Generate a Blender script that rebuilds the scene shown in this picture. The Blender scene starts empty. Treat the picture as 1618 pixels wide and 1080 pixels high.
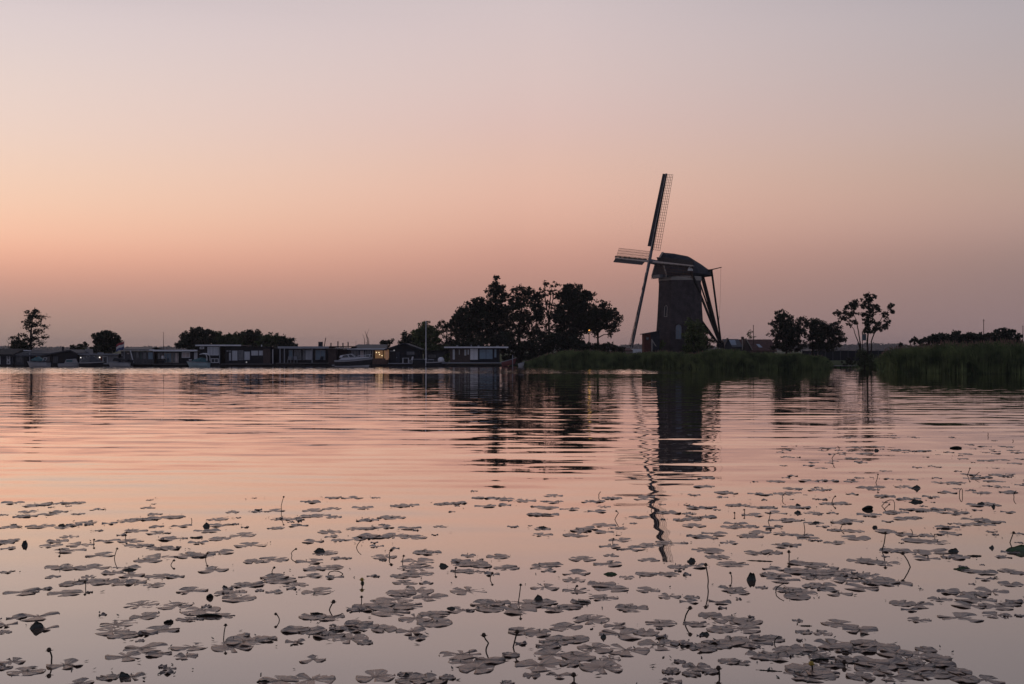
import bpy, math, random
import numpy as np
from mathutils import Vector, Matrix
R = math.radians
random.seed(7)
rng = np.random.default_rng(7)
scene = bpy.context.scene
COL = scene.collection

# ------------------------------------------------------------------ camera
F = 1735.0      # focal length in photo pixels (photo 1618 wide)
HZ = 552.0      # photo row of the horizon
EYE = 2.4       # camera height above the water
cam_data = bpy.data.cameras.new("camera")
cam_data.sensor_width = 36.0
cam_data.lens = 36.0 * F / 1618.0
cam_data.shift_y = (HZ - 540.0) / 1618.0
cam_data.clip_start = 0.05
cam_data.clip_end = 9000.0
cam = bpy.data.objects.new("camera", cam_data)
COL.objects.link(cam)
cam.location = (0, 0, EYE)
cam.rotation_euler = (R(90), 0, 0)
scene.camera = cam

def W(px, py, D):
    """a measured photo point at distance D, in metres"""
    return Vector(((px - 809.0) * D / F, D, EYE + (HZ - py) * D / F))
def DW(py):
    """distance of a point on the water surface"""
    return EYE * F / (py - HZ)

# ------------------------------------------------------------------ colour / world
def lin(c):
    c = c / 255.0
    return c / 12.92 if c <= 0.04045 else ((c + 0.055) / 1.055) ** 2.4
def RGB(r, g, b):
    return (lin(r), lin(g), lin(b), 1.0)

scene.render.engine = 'CYCLES'
scene.view_settings.view_transform = 'Standard'
scene.view_settings.look = 'None'
scene.view_settings.exposure = 0.0
scene.view_settings.gamma = 1.0
scene.cycles.use_denoising = True
scene.cycles.max_bounces = 8
scene.cycles.transparent_max_bounces = 8
scene.cycles.volume_bounces = 0
scene.cycles.sample_clamp_indirect = 4.0

world = bpy.data.worlds.new("World")
scene.world = world
world.use_nodes = True
nt = world.node_tree
nt.nodes.clear()
N = nt.nodes.new
L = nt.links.new
out = N('ShaderNodeOutputWorld')
bg = N('ShaderNodeBackground')
L(bg.outputs[0], out.inputs[0])
tc = N('ShaderNodeTexCoord')
sep = N('ShaderNodeSeparateXYZ')
L(tc.outputs['Generated'], sep.inputs[0])
def ramp(stops, interp='B_SPLINE'):
    r = N('ShaderNodeValToRGB')
    cr = r.color_ramp
    cr.interpolation = interp
    while len(cr.elements) > 1:
        cr.elements.remove(cr.elements[-1])
    cr.elements[0].position = stops[0][0]
    cr.elements[0].color = stops[0][1]
    for p, c in stops[1:]:
        e = cr.elements.new(p)
        e.color = c
    L(sep.outputs['Z'], r.inputs[0])
    return r
def sky_stops(rows, foc, upper):
    st = []
    for y, c in rows:
        st.append((max(0.0, (HZ - y) / foc), RGB(*c)))
    st.sort(key=lambda s: s[0])
    return st + upper
UP = [(0.42, (0.40, 0.37, 0.41, 1)), (0.6, (0.22, 0.225, 0.29, 1)), (1.0, (0.10, 0.115, 0.165, 1))]
UPD = [(0.42, (0.28, 0.275, 0.33, 1)), (0.6, (0.19, 0.20, 0.265, 1)), (1.0, (0.10, 0.115, 0.165, 1))]
rL = ramp(sky_stops([(0, (218, 204, 206)), (70, (225, 208, 205)), (130, (232, 211, 203)), (200, (238, 211, 198)), (260, (243, 209, 188)),
                     (320, (248, 205, 178)), (370, (249, 194, 166)), (405, (238, 177, 152)), (440, (212, 158, 140)),
                     (475, (188, 147, 135)), (515, (168, 141, 131)), (552, (160, 136, 127))], 1914.0, UP))
rM = ramp(sky_stops([(0, (209, 195, 197)), (70, (214, 195, 194)), (140, (219, 195, 190)), (200, (221, 190, 183)), (260, (226, 188, 172)),
                     (310, (229, 184, 166)), (360, (221, 172, 153)), (400, (206, 155, 140)), (440, (188, 142, 130)),
                     (480, (170, 134, 126)), (520, (160, 129, 123)), (552, (155, 126, 120))], 1735.0, UP))
rR = ramp(sky_stops([(0, (178, 170, 175)), (60, (180, 170, 173)), (130, (184, 169, 168)), (200, (188, 168, 163)), (260, (186, 161, 150)),
                     (310, (187, 157, 146)), (360, (177, 146, 138)), (400, (160, 133, 127)), (440, (150, 126, 123)),
                     (480, (146, 123, 122)), (520, (143, 121, 122)), (552, (140, 119, 120))], 1914.0, UPD))
rB = ramp([(0.0, (0.20, 0.195, 0.25, 1)), (0.2, (0.27, 0.265, 0.34, 1)), (0.5, (0.20, 0.215, 0.29, 1)), (1.0, (0.10, 0.115, 0.165, 1))])
at = N('ShaderNodeMath'); at.operation = 'ARCTAN2'
L(sep.outputs['X'], at.inputs[0]); L(sep.outputs['Y'], at.inputs[1])
def maprange(src, a, b, c=0.0, d=1.0, kind='LINEAR', tree=None):
    m = (tree or nt).nodes.new('ShaderNodeMapRange')
    m.interpolation_type = kind
    for k, v in zip(('From Min', 'From Max', 'To Min', 'To Max'), (a, b, c, d)):
        m.inputs[k].default_value = v
    (tree or nt).links.new(src, m.inputs['Value'])
    return m.outputs['Result']
def mixc(f, a, b):
    m = N('ShaderNodeMix'); m.data_type = 'RGBA'
    L(f, m.inputs['Factor']); L(a, m.inputs['A']); L(b, m.inputs['B'])
    return m.outputs['Result']
az = at.outputs[0]
lm = mixc(maprange(az, -0.43, 0.0), rL.outputs[0], rM.outputs[0])
lmr = mixc(maprange(az, 0.03, 0.45), lm, rR.outputs[0])
right_back = mixc(maprange(az, 0.6, 1.5, kind='SMOOTHSTEP'), lmr, rB.outputs[0])
left_back = mixc(maprange(az, -1.2, -2.3, kind='SMOOTHSTEP'), right_back, rB.outputs[0])
# the physical sky of a sun on the horizon, faintly, over the glow
sky = N('ShaderNodeTexSky')
sky.sky_type = 'NISHITA'
sky.sun_disc = False
sky.sun_elevation = R(1.0)
sky.sun_rotation = R(-62)
ns = N('ShaderNodeVectorMath'); ns.operation = 'SCALE'
L(sky.outputs[0], ns.inputs[0]); ns.inputs['Scale'].default_value = 0.004
ad = N('ShaderNodeVectorMath'); ad.operation = 'ADD'
L(left_back, ad.inputs[0]); L(ns.outputs[0], ad.inputs[1])
L(ad.outputs[0], bg.inputs['Color'])
bg.inputs['Strength'].default_value = 1.0

sun_d = bpy.data.lights.new("sun", 'SUN')
sun_d.energy = 0.05
sun_d.angle = R(12)
sun_d.color = (1.0, 0.62, 0.45)
sun = bpy.data.objects.new("sun", sun_d)
COL.objects.link(sun)
# low afterglow from the left, beyond the frame
sd = Vector((math.sin(R(-62)) * math.cos(R(4)), math.cos(R(-62)) * math.cos(R(4)), math.sin(R(4))))
sun.rotation_euler = (-sd).to_track_quat('-Z', 'Y').to_euler()

# ------------------------------------------------------------------ materials
MATS = {}
def mat(name, col, rough=0.8, var=0.15, scale=2.0, metal=0.0, spec=0.5, bump=0.0, stretch=None, emit=None, coat=0.0):
    if name in MATS:
        return MATS[name]
    m = bpy.data.materials.new(name)
    m.use_nodes = True
    t = m.node_tree
    b = t.nodes['Principled BSDF']
    b.inputs['Roughness'].default_value = rough
    b.inputs['Metallic'].default_value = metal
    b.inputs['Specular IOR Level'].default_value = spec
    b.inputs['Coat Weight'].default_value = coat
    c = t.nodes.new('ShaderNodeTexCoord')
    mp = t.nodes.new('ShaderNodeMapping')
    t.links.new(c.outputs['Object'], mp.inputs[0])
    if stretch:
        mp.inputs['Scale'].default_value = stretch
    n = t.nodes.new('ShaderNodeTexNoise')
    n.inputs['Scale'].default_value = scale
    n.inputs['Detail'].default_value = 4
    t.links.new(mp.outputs[0], n.inputs['Vector'])
    r = t.nodes.new('ShaderNodeValToRGB')
    r.color_ramp.elements[0].position = 0.3
    r.color_ramp.elements[1].position = 0.7
    a = tuple(max(0, x * (1 - var)) for x in col[:3]) + (1,)
    z = tuple(min(1, x * (1 + var)) for x in col[:3]) + (1,)
    r.color_ramp.elements[0].color = a
    r.color_ramp.elements[1].color = z
    t.links.new(n.outputs['Fac'], r.inputs[0])
    t.links.new(r.outputs[0], b.inputs['Base Color'])
    if bump:
        bp = t.nodes.new('ShaderNodeBump')
        bp.inputs['Strength'].default_value = bump
        t.links.new(n.outputs['Fac'], bp.inputs['Height'])
        t.links.new(bp.outputs[0], b.inputs['Normal'])
    if emit:
        b.inputs['Emission Color'].default_value = tuple(emit[:3]) + (1,)
        b.inputs['Emission Strength'].default_value = emit[3]
    MATS[name] = m
    return m

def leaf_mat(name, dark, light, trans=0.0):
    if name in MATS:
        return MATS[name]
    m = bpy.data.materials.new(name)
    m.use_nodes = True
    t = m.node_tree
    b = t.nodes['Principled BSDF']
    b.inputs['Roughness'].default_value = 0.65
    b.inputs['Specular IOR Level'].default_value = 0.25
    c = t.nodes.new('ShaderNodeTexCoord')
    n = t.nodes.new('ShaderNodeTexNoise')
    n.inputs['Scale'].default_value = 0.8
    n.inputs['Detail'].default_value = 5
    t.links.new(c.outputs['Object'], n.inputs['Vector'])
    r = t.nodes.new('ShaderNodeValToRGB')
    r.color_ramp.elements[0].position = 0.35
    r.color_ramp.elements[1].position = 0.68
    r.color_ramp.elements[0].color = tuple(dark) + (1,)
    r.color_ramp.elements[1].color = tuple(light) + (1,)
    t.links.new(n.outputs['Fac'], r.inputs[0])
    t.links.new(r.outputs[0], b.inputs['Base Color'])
    if trans:
        tr = t.nodes.new('ShaderNodeBsdfTranslucent')
        t.links.new(r.outputs[0], tr.inputs[0])
        mx = t.nodes.new('ShaderNodeMixShader')
        mx.inputs[0].default_value = trans
        t.links.new(b.outputs[0], mx.inputs[1])
        t.links.new(tr.outputs[0], mx.inputs[2])
        t.links.new(mx.outputs[0], t.nodes['Material Output'].inputs[0])
    MATS[name] = m
    return m

# ------------------------------------------------------------------ mesh helpers
def link(name, me, m=None, parent=None, loc=None):
    o = bpy.data.objects.new(name, me)
    COL.objects.link(o)
    if m is not None and me is not None and len(me.materials) == 0:
        me.materials.append(m)
    if parent is not None:
        o.parent = parent
    if loc is not None:
        o.location = loc
    return o
def tag(o, label=None, cat=None, group=None, kind=None):
    if label: o['label'] = label
    if cat: o['category'] = cat
    if group: o['group'] = group
    if kind: o['kind'] = kind
    return o
def thing(name, label, cat, loc=(0, 0, 0), rz=0.0, group=None):
    o = bpy.data.objects.new(name, None)
    o.empty_display_size = 0.3
    COL.objects.link(o)
    o.location = loc
    o.rotation_euler = (0, 0, rz)
    return tag(o, label, cat, group)
class MB:
    def __init__(s):
        s.v = []; s.f = []
    def add(s, vs, fs):
        k = len(s.v)
        s.v += [tuple(v) for v in vs]
        s.f += [tuple(i + k for i in f) for f in fs]
        return s
    def box(s, x0, x1, y0, y1, z0, z1):
        return s.add([(x0, y0, z0), (x1, y0, z0), (x1, y1, z0), (x0, y1, z0), (x0, y0, z1), (x1, y0, z1), (x1, y1, z1), (x0, y1, z1)],
                     [(0, 3, 2, 1), (4, 5, 6, 7), (0, 1, 5, 4), (1, 2, 6, 5), (2, 3, 7, 6), (3, 0, 4, 7)])
    def bar(s, p, q, w, h=None, up=(0, 0, 1), w2=None, h2=None):
        p = Vector(p); q = Vector(q); h = h or w; w2 = w2 or w; h2 = h2 or h
        d = (q - p).normalized()
        up = Vector(up)
        if abs(d.dot(up)) > 0.98: up = Vector((0, 1, 0.1))
        sx = d.cross(up).normalized(); sy = sx.cross(d).normalized()
        vs = []
        for c, a, b in ((p, w, h), (q, w2, h2)):
            vs += [c - sx * a / 2 - sy * b / 2, c + sx * a / 2 - sy * b / 2, c + sx * a / 2 + sy * b / 2, c - sx * a / 2 + sy * b / 2]
        return s.add(vs, [(0, 1, 2, 3), (7, 6, 5, 4), (0, 4, 5, 1), (1, 5, 6, 2), (2, 6, 7, 3), (3, 7, 4, 0)])
    def tube(s, pts, r, n=6):
        pts = [Vector(p) for p in pts]
        rs = r if isinstance(r, (list, tuple)) else [r] * len(pts)
        vs = []; fs = []
        ref = None
        for i, p in enumerate(pts):
            d = (pts[min(i + 1, len(pts) - 1)] - pts[max(i - 1, 0)])
            if d.length < 1e-9: d = Vector((0, 0, 1))
            d.normalize()
            if ref is None:
                ref = d.cross(Vector((0.3, 1, 0.2))).normalized()
            sx = (ref - d * ref.dot(d)).normalized(); ref = sx
            sy = d.cross(sx)
            for k in range(n):
                a = 2 * math.pi * k / n
                vs.append(p + (sx * math.cos(a) + sy * math.sin(a)) * rs[i])
        for i in range(len(pts) - 1):
            for k in range(n):
                a = i * n + k; b = i * n + (k + 1) % n
                fs.append((a, b, b + n, a + n))
        fs.append(tuple(range(n - 1, -1, -1)))
        fs.append(tuple(range((len(pts) - 1) * n, len(pts) * n)))
        return s.add(vs, fs)
    def ball(s, c, r, nu=8, nv=5, sc=(1, 1, 1)):
        vs = []; fs = []
        c = Vector(c)
        vs.append(c + Vector((0, 0, -r * sc[2])))
        for j in range(1, nv):
            t = math.pi * j / nv
            for i in range(nu):
                a = 2 * math.pi * i / nu
                vs.append(c + Vector((r * sc[0] * math.sin(t) * math.cos(a), r * sc[1] * math.sin(t) * math.sin(a), -r * sc[2] * math.cos(t))))
        vs.append(c + Vector((0, 0, r * sc[2])))
        for i in range(nu):
            fs.append((0, 1 + (i + 1) % nu, 1 + i))
            for j in range(nv - 2):
                a = 1 + j * nu + i; b = 1 + j * nu + (i + 1) % nu
                fs.append((a, b, b + nu, a + nu))
            fs.append((1 + (nv - 2) * nu + i, 1 + (nv - 2) * nu + (i + 1) % nu, len(vs) - 1))
        return s.add(vs, fs)
    def loft(s, rings, cap=True, closed=True):
        n = len(rings[0]); vs = [v for r in rings for v in r]; fs = []
        for i in range(len(rings) - 1):
            for k in range(n if closed else n - 1):
                a = i * n + k; b = i * n + (k + 1) % n
                fs.append((a, b, b + n, a + n))
        if cap:
            fs.append(tuple(range(n - 1, -1, -1)))
            fs.append(tuple(range((len(rings) - 1) * n, len(rings) * n)))
        return s.add(vs, fs)
    def prism(s, poly, y0, y1):
        """poly in (x, z), extruded along y"""
        return s.loft([[(x, y0, z) for x, z in poly], [(x, y1, z) for x, z in poly]])
    def mesh(s, name, smooth=False):
        me = bpy.data.meshes.new(name)
        me.from_pydata(s.v, [], s.f)
        if smooth:
            me.polygons.foreach_set('use_smooth', [True] * len(me.polygons))
        me.update()
        return me
    def build(s, name, m, parent=None, smooth=False, loc=None):
        return link(name, s.mesh(name, smooth), m, parent, loc)
def quads_mesh(name, V):
    """V: (n, 4, 3) array of quads"""
    n = len(V)
    me = bpy.data.meshes.new(name)
    me.vertices.add(n * 4); me.loops.add(n * 4); me.polygons.add(n)
    me.vertices.foreach_set('co', np.ascontiguousarray(V, dtype=np.float32).ravel())
    me.loops.foreach_set('vertex_index', np.arange(n * 4, dtype=np.int32))
    me.polygons.foreach_set('loop_start', np.arange(0, n * 4, 4, dtype=np.int32))
    me.polygons.foreach_set('loop_total', np.full(n, 4, dtype=np.int32))
    me.update(calc_edges=True)
    return me

# ------------------------------------------------------------------ water and land
def water_material():
    m = bpy.data.materials.new("lake_water")
    m.use_nodes = True
    t = m.node_tree; t.nodes.clear()
    n = t.nodes.new; l = t.links.new
    o = n('ShaderNodeOutputMaterial')
    geo = n('ShaderNodeNewGeometry')
    sp = n('ShaderNodeSeparateXYZ'); l(geo.outputs['Position'], sp.inputs[0])
    def noise(sx, sy, det, off, rot=0.0, rough=0.5, dist=0.0):
        mp = n('ShaderNodeMapping'); mp.inputs['Scale'].default_value = (sx, sy, 1); mp.inputs['Location'].default_value = (off, off * 1.7, 0)
        mp.inputs['Rotation'].default_value = (0, 0, rot)
        l(geo.outputs['Position'], mp.inputs[0])
        x = n('ShaderNodeTexNoise'); x.inputs['Scale'].default_value = 1.0; x.inputs['Detail'].default_value = det
        x.inputs['Roughness'].default_value = rough; x.inputs['Distortion'].default_value = dist
        l(mp.outputs[0], x.inputs['Vector'])
        s = n('ShaderNodeVectorMath'); s.operation = 'SUBTRACT'; l(x.outputs['Color'], s.inputs[0]); s.inputs[1].default_value = (0.5, 0.5, 0.5)
        return s.outputs[0]
    def scale(v, f):
        s = n('ShaderNodeVectorMath'); s.operation = 'SCALE'; l(v, s.inputs[0])
        if isinstance(f, float): s.inputs['Scale'].default_value = f
        else: l(f, s.inputs['Scale'])
        return s.outputs[0]
    def add(a, b):
        s = n('ShaderNodeVectorMath'); s.operation = 'ADD'; l(a, s.inputs[0]); l(b, s.inputs[1]); return s.outputs[0]
    def mul(a, b):
        s = n('ShaderNodeMath'); s.operation = 'MULTIPLY'
        for i, q in enumerate((a, b)):
            if isinstance(q, float): s.inputs[i].default_value = q
            else: l(q, s.inputs[i])
        return s.outputs[0]
    Y = sp.outputs['Y']; X = sp.outputs['X']
    mr = lambda src, a, b, c, d, k='LINEAR': maprange(src, a, b, c, d, k, t)
    roll = noise(0.15, 0.85, 1.0, 3.1, 0.07)
    swell = noise(0.50, 1.25, 1.0, 8.1, 0.04)
    wave = noise(0.85, 2.6, 2.0, 17.0, -0.05)
    fine = noise(1.8, 5.5, 2.0, 41.0, 0.1)
    # calm in the lily bay, livelier further out
    calm = mr(Y, 34.0, 80.0, 1.0, 0.5, 'SMOOTHSTEP')
    a0 = mul(mul(mr(Y, 9.0, 19.0, 0.10, 1.0, 'SMOOTHSTEP'), mr(Y, 25.0, 60.0, 1.0, 0.15, 'SMOOTHSTEP')), WATER['roll'])
    a1 = mul(mul(mr(Y, 12.0, 26.0, 0.05, 1.0, 'SMOOTHSTEP'), calm), WATER['swell'])
    a2 = mul(mul(mr(Y, 11.0, 23.0, 0.07, 1.0, 'SMOOTHSTEP'), calm), WATER['wave'])
    a3 = mul(mr(Y, 14.0, 50.0, 0.05, 1.0, 'SMOOTHSTEP'), WATER['fine'])
    # wind patches: gusts break up the surface here and there
    gust = noise(0.010, 0.045, 2.0, 77.0)
    gs = n('ShaderNodeSeparateXYZ'); l(gust, gs.inputs[0])
    gf = mr(gs.outputs['X'], -0.12, 0.14, 0.85, 1.15)
    v = add(add(add(scale(roll, a0), scale(swell, a1)), scale(wave, mul(a2, gf))), scale(fine, mul(a3, gf)))
    # open water exposed to the wind in front of the moorings
    edge = n('ShaderNodeMath'); edge.operation = 'ADD'; l(Y, edge.inputs[0])
    gw = mul(gs.outputs['Y'], 14.0); l(gw, edge.inputs[1])
    band = mul(mr(edge.outputs[0], 104.0, 113.0, 0.0, 1.0, 'SMOOTHSTEP'), mr(X, 14.0, 22.0, 1.0, 0.0, 'SMOOTHSTEP'))
    chop0 = noise(1.1, 2.6, 3.0, 9.0)
    # short steep wavelets driven onshore: their steep faces look towards the near bank
    cs = n('ShaderNodeSeparateXYZ'); l(chop0, cs.inputs[0])
    ab = n('ShaderNodeMath'); ab.operation = 'ABSOLUTE'; l(cs.outputs['Y'], ab.inputs[0])
    cc = n('ShaderNodeCombineXYZ'); l(cs.outputs['X'], cc.inputs[0]); l(mul(ab.outputs[0], -1.0), cc.inputs[1])
    chop = cc.outputs[0]
    v = add(v, scale(chop, mul(band, WATER['chop'])))
    left = mul(mr(X, -9.0, -40.0, 0.0, 1.0, 'SMOOTHSTEP'), mr(Y, 45.0, 105.0, 0.0, 1.0, 'SMOOTHSTEP'))
    v = add(v, scale(chop, mul(left, WATER['left'])))
    # wave trains rolling towards the near shore, crests nearly parallel to it
    warp = noise(0.06, 0.16, 2.0, 55.0)
    ws = n('ShaderNodeSeparateXYZ'); l(warp, ws.inputs[0])
    def train(lam, ang, ph, amount, src, amp):
        d = n('ShaderNodeVectorMath'); d.operation = 'DOT_PRODUCT'; l(geo.outputs['Position'], d.inputs[0])
        kk = 2 * math.pi / lam; d.inputs[1].default_value = (kk * math.sin(ang), kk * math.cos(ang), 0)
        a = n('ShaderNodeMath'); a.operation = 'MULTIPLY_ADD'; l(ws.outputs[src], a.inputs[0]); a.inputs[1].default_value = amount; l(d.outputs['Value'], a.inputs[2])
        b = n('ShaderNodeMath'); b.operation = 'ADD'; l(a.outputs[0], b.inputs[0]); b.inputs[1].default_value = ph
        s = n('ShaderNodeMath'); s.operation = 'SINE'; l(b.outputs[0], s.inputs[0])
        return mul(s.outputs[0], amp)
    def plus(a, b):
        s = n('ShaderNodeMath'); s.operation = 'ADD'; l(a, s.inputs[0]); l(b, s.inputs[1]); return s.outputs[0]
    near_w = mul(mr(Y, 9.5, 20.0, 0.05, 1.0, 'SMOOTHSTEP'), mr(Y, 34.0, 62.0, 1.0, 0.3, 'SMOOTHSTEP'))
    mid_w = mul(mr(Y, 17.0, 34.0, 0.1, 1.0, 'SMOOTHSTEP'), mr(Y, 60.0, 100.0, 1.0, 0.45, 'SMOOTHSTEP'))
    far_w = mr(Y, 26.0, 60.0, 0.0, 1.0, 'SMOOTHSTEP')
    tr = plus(train(0.88, 0.05, 0.3, 22.0, 'X', mul(near_w, TRAIN)), train(1.28, -0.09, 1.9, 18.0, 'Y', mul(near_w, TRAIN * .8)))
    tr = plus(tr, train(1.75, 0.10, 4.0, 16.0, 'Z', mul(mid_w, TRAIN * 1.1)))
    tr = plus(tr, train(2.9, -0.05, 2.2, 18.0, 'X', mul(far_w, TRAIN * 1.0)))
    tr = mul(tr, mr(gs.outputs['Z'], -0.12, 0.12, 0.55, 1.35))
    tv = n('ShaderNodeCombineXYZ'); l(tr, tv.inputs[1])
    v = add(v, tv.outputs[0])
    s2 = n('ShaderNodeSeparateXYZ'); l(v, s2.inputs[0])
    c = n('ShaderNodeCombineXYZ')
    l(mul(s2.outputs['X'], 0.45), c.inputs[0]); l(s2.outputs['Y'], c.inputs[1]); c.inputs[2].default_value = 1.0
    nn = n('ShaderNodeVectorMath'); nn.operation = 'NORMALIZE'; l(c.outputs[0], nn.inputs[0])
    fr = n('ShaderNodeFresnel'); fr.inputs['IOR'].default_value = 1.333; l(nn.outputs[0], fr.inputs['Normal'])
    gl = n('ShaderNodeBsdfGlossy'); gl.inputs['Roughness'].default_value = 0.015; gl.inputs['Color'].default_value = (1, 0.972, 0.945, 1)
    l(nn.outputs[0], gl.inputs['Normal'])
    df = n('ShaderNodeBsdfDiffuse'); df.inputs['Color'].default_value = (0.085, 0.058, 0.045, 1)
    k = mr(fr.outputs[0], 0.02, 0.62, WATER['f0'], 1.0)
    mx = n('ShaderNodeMixShader'); l(k, mx.inputs[0]); l(df.outputs[0], mx.inputs[1]); l(gl.outputs[0], mx.inputs[2])
    l(mx.outputs[0], o.inputs[0])
    return m
HAZE = 0.00018
TRAIN = 0.0066
WATER = dict(roll=0.05, swell=0.055, wave=0.055, fine=0.05, chop=0.5, left=0.20, f0=0.17)
wm = MB().add([(-1700, -45, 0), (1700, -45, 0), (1700, 260, 0), (-1700, 260, 0)], [(0, 1, 2, 3)])
tag(wm.build("water", water_material()), kind='structure')

SHORE = [(-17000, 163), (-1500, 163), (805, 163), (815, 160), (826, 153), (840, 150), (880, 148), (1000, 146), (1045, 143), (1110, 133), (1180, 130), (1296, 129),
         (1310, 140), (1322, 148), (1352, 147), (1384, 140), (1392, 122), (1420, 112), (1520, 108), (1618, 107), (1900, 104), (3000, 100), (18000, 90)]
def shore_d(px):
    """distance of the waterline along the sight line through photo column px"""
    for (xa, ya), (xb, yb) in zip(SHORE, SHORE[1:]):
        if xa <= px <= xb:
            return ya + (yb - ya) * (px - xa) / (xb - xa)
    return SHORE[-1][1]
lb = MB()
rows = []
offs = [(0.0, -0.6), (0.15, 0.12), (1.5, 0.3), (6, 0.42), (20, 0.5), (60, 0.5), (200, 0.45), (700, 0.4), (2380, 0.4)]
cols = sorted(set([q[0] for q in SHORE] + list(range(-400, 2000, 12)) + [-9000, -5000, -3000, -800, 2400, 4000, 6500, 10000]))
for dy, z in offs:
    row = []
    for c in cols:
        Y_ = (shore_d(c) + dy) if dy < 100 else 160 + dy
        xx = (c - 809) * Y_ / F
        if abs(xx) > 1640: xx = math.copysign(1640, xx)
        row.append((xx, Y_, z + (random.uniform(-.05, .05) if 1 < dy < 100 else 0)))
    rows.append(row)
lb.loft(rows, cap=False, closed=False)
tag(lb.build("ground", mat("meadow_soil", (0.040, 0.066, 0.026), 0.95, 0.4, 0.35, spec=0.1, bump=0.4), smooth=True), kind='structure')
# ------------------------------------------------------------------ vegetation
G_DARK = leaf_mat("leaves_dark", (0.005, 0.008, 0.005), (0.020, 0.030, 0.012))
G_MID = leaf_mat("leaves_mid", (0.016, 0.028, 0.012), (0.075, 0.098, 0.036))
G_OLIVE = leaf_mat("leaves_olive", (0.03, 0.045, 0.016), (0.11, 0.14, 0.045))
BARK = mat("bark", (0.03, 0.024, 0.02), 0.95, 0.4, 3.0, spec=0.1)

def leaf_quads(centres, radii, per, size):
    """rhombic leaves scattered round each twig end"""
    n = len(centres) * per
    c = np.repeat(centres, per, axis=0)
    rr = np.repeat(radii, per)[:, None]
    p = rng.normal(size=(n, 3)); p /= np.linalg.norm(p, axis=1)[:, None]
    p *= (rng.random((n, 1)) ** 0.5) * rr
    p[:, 2] *= 0.8
    c = c + p
    u = rng.normal(size=(n, 3)); u /= np.linalg.norm(u, axis=1)[:, None]
    v = rng.normal(size=(n, 3)); v -= u * (u * v).sum(1)[:, None]; v /= np.linalg.norm(v, axis=1)[:, None]
    s = size * (0.6 + 0.8 * rng.random((n, 1)))
    u *= s * 0.62; v *= s * 0.36
    return np.stack([c - u, c - v, c + u, c + v], axis=1)

def tree(name, label, cat, D, lobes, base, group=None, trunks=None, r0=0.22, dens=5.0, leaf=0.30, m=None, per=24, ground=0.4, twig=1.0, crad=(0.28, 0.62)):
    s = D / F
    b = W(base, 0, D); b.z = ground
    t = thing(name, label, cat, b, 0, group)
    if trunks is None:
        top = min(lobes, key=lambda q: q[1])
        mid = sum(q[0] for q in lobes) / len(lobes)
        trunks = [[(base, None), (base * .6 + mid * .4, (top[1] + 560) / 2), (top[0], top[1])]]
    tb = MB(); nodes = []
    for k, tr in enumerate(trunks):
        pts = []
        for i, (px, py) in enumerate(tr):
            if py is None:
                p = Vector((W(px, 0, D).x, D, ground - 0.15))
            else:
                p = W(px, py, D); p.y += random.uniform(-.4, .4)
            pts.append(p - b)
        fine_p = []
        for i in range(len(pts) - 1):
            for q in range(4):
                w = pts[i].lerp(pts[i + 1], q / 4)
                if q: w += Vector((random.uniform(-.06, .06), random.uniform(-.1, .1), 0))
                fine_p.append(w)
        fine_p.append(pts[-1])
        rk = r0 * (1 if k == 0 else 0.65)
        tb.tube(fine_p, [rk * (1 - 0.85 * i / (len(fine_p) - 1)) for i in range(len(fine_p))], 7)
        nodes += [(p, rk * (1 - 0.85 * i / (len(fine_p) - 1))) for i, p in enumerate(fine_p)]
    C = []; RR = []
    for lo in lobes:
        cx, cy, rx, ry = lo[:4]
        d = lo[4] if len(lo) > 4 else 1.0
        c = W(cx, cy, D) - b
        c.y += random.uniform(-.5, .5) * rx * s
        k_ = 1.26 if d >= .75 else 1.0
        ax = Vector((rx * s * k_, (rx + ry) * 0.5 * s * k_, ry * s * (k_ * .5 + .5)))
        area = math.pi * ax.x * ax.z
        n = max(4, int(area * dens * d * (1.55 if d >= .75 else 1.25)))
        q = rng.normal(size=(n, 3)); q /= np.linalg.norm(q, axis=1)[:, None]
        q *= (0.25 + 0.8 * rng.random((n, 1)) ** 0.55)
        q = q * np.array(ax) + np.array(c)
        q = q[q[:, 2] > 0.05]
        C.append(q); RR.append(rng.uniform(crad[0], crad[1], len(q)))
        # a limb from the trunk to the lobe, twigs out to the leaf clumps
        below = [nd for nd in nodes if nd[0].z < c.z - 0.2] or nodes[:1]
        st, sr = min(below, key=lambda nd: (nd[0] - c).length + abs(nd[0].z - (c.z - ax.z)) * 0.6)
        mid = st.lerp(c, 0.5) + Vector((random.uniform(-.2, .2), random.uniform(-.2, .2), 0.12 * (c - st).length))
        lr = max(0.03, min(sr * 0.7, 0.10))
        tb.tube([st, mid, c], [lr, lr * .75, lr * .5], 5)
        for w in q[:: max(1, int(len(q) / (10 * twig)))]:
            w = Vector(w)
            k0 = c.lerp(mid, random.uniform(0, .6))
            tb.tube([k0, k0.lerp(w, .55) + Vector((0, 0, -.05)), w], [lr * .4, lr * .28, 0.012], 3)
    tb.build("trunk", BARK, t, smooth=True)
    C = np.concatenate(C); RR = np.concatenate(RR)
    link("crown", quads_mesh("crown", leaf_quads(C, RR, per, leaf)), m or G_DARK, t)
    return t

def bush(name, label, cat, D, lobes, group=None, m=None, dens=6.5, leaf=0.26, ground=0.4, per=24):
    base = sum(l[0] for l in lobes) / len(lobes)
    tr = [[(base, None), (base, min(lobes, key=lambda q: q[1])[1] + 1)]]
    return tree(name, label, cat, D, lobes, base, group, tr, 0.08, dens, leaf, m, per, ground, 0.5, (0.2, 0.45))

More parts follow.
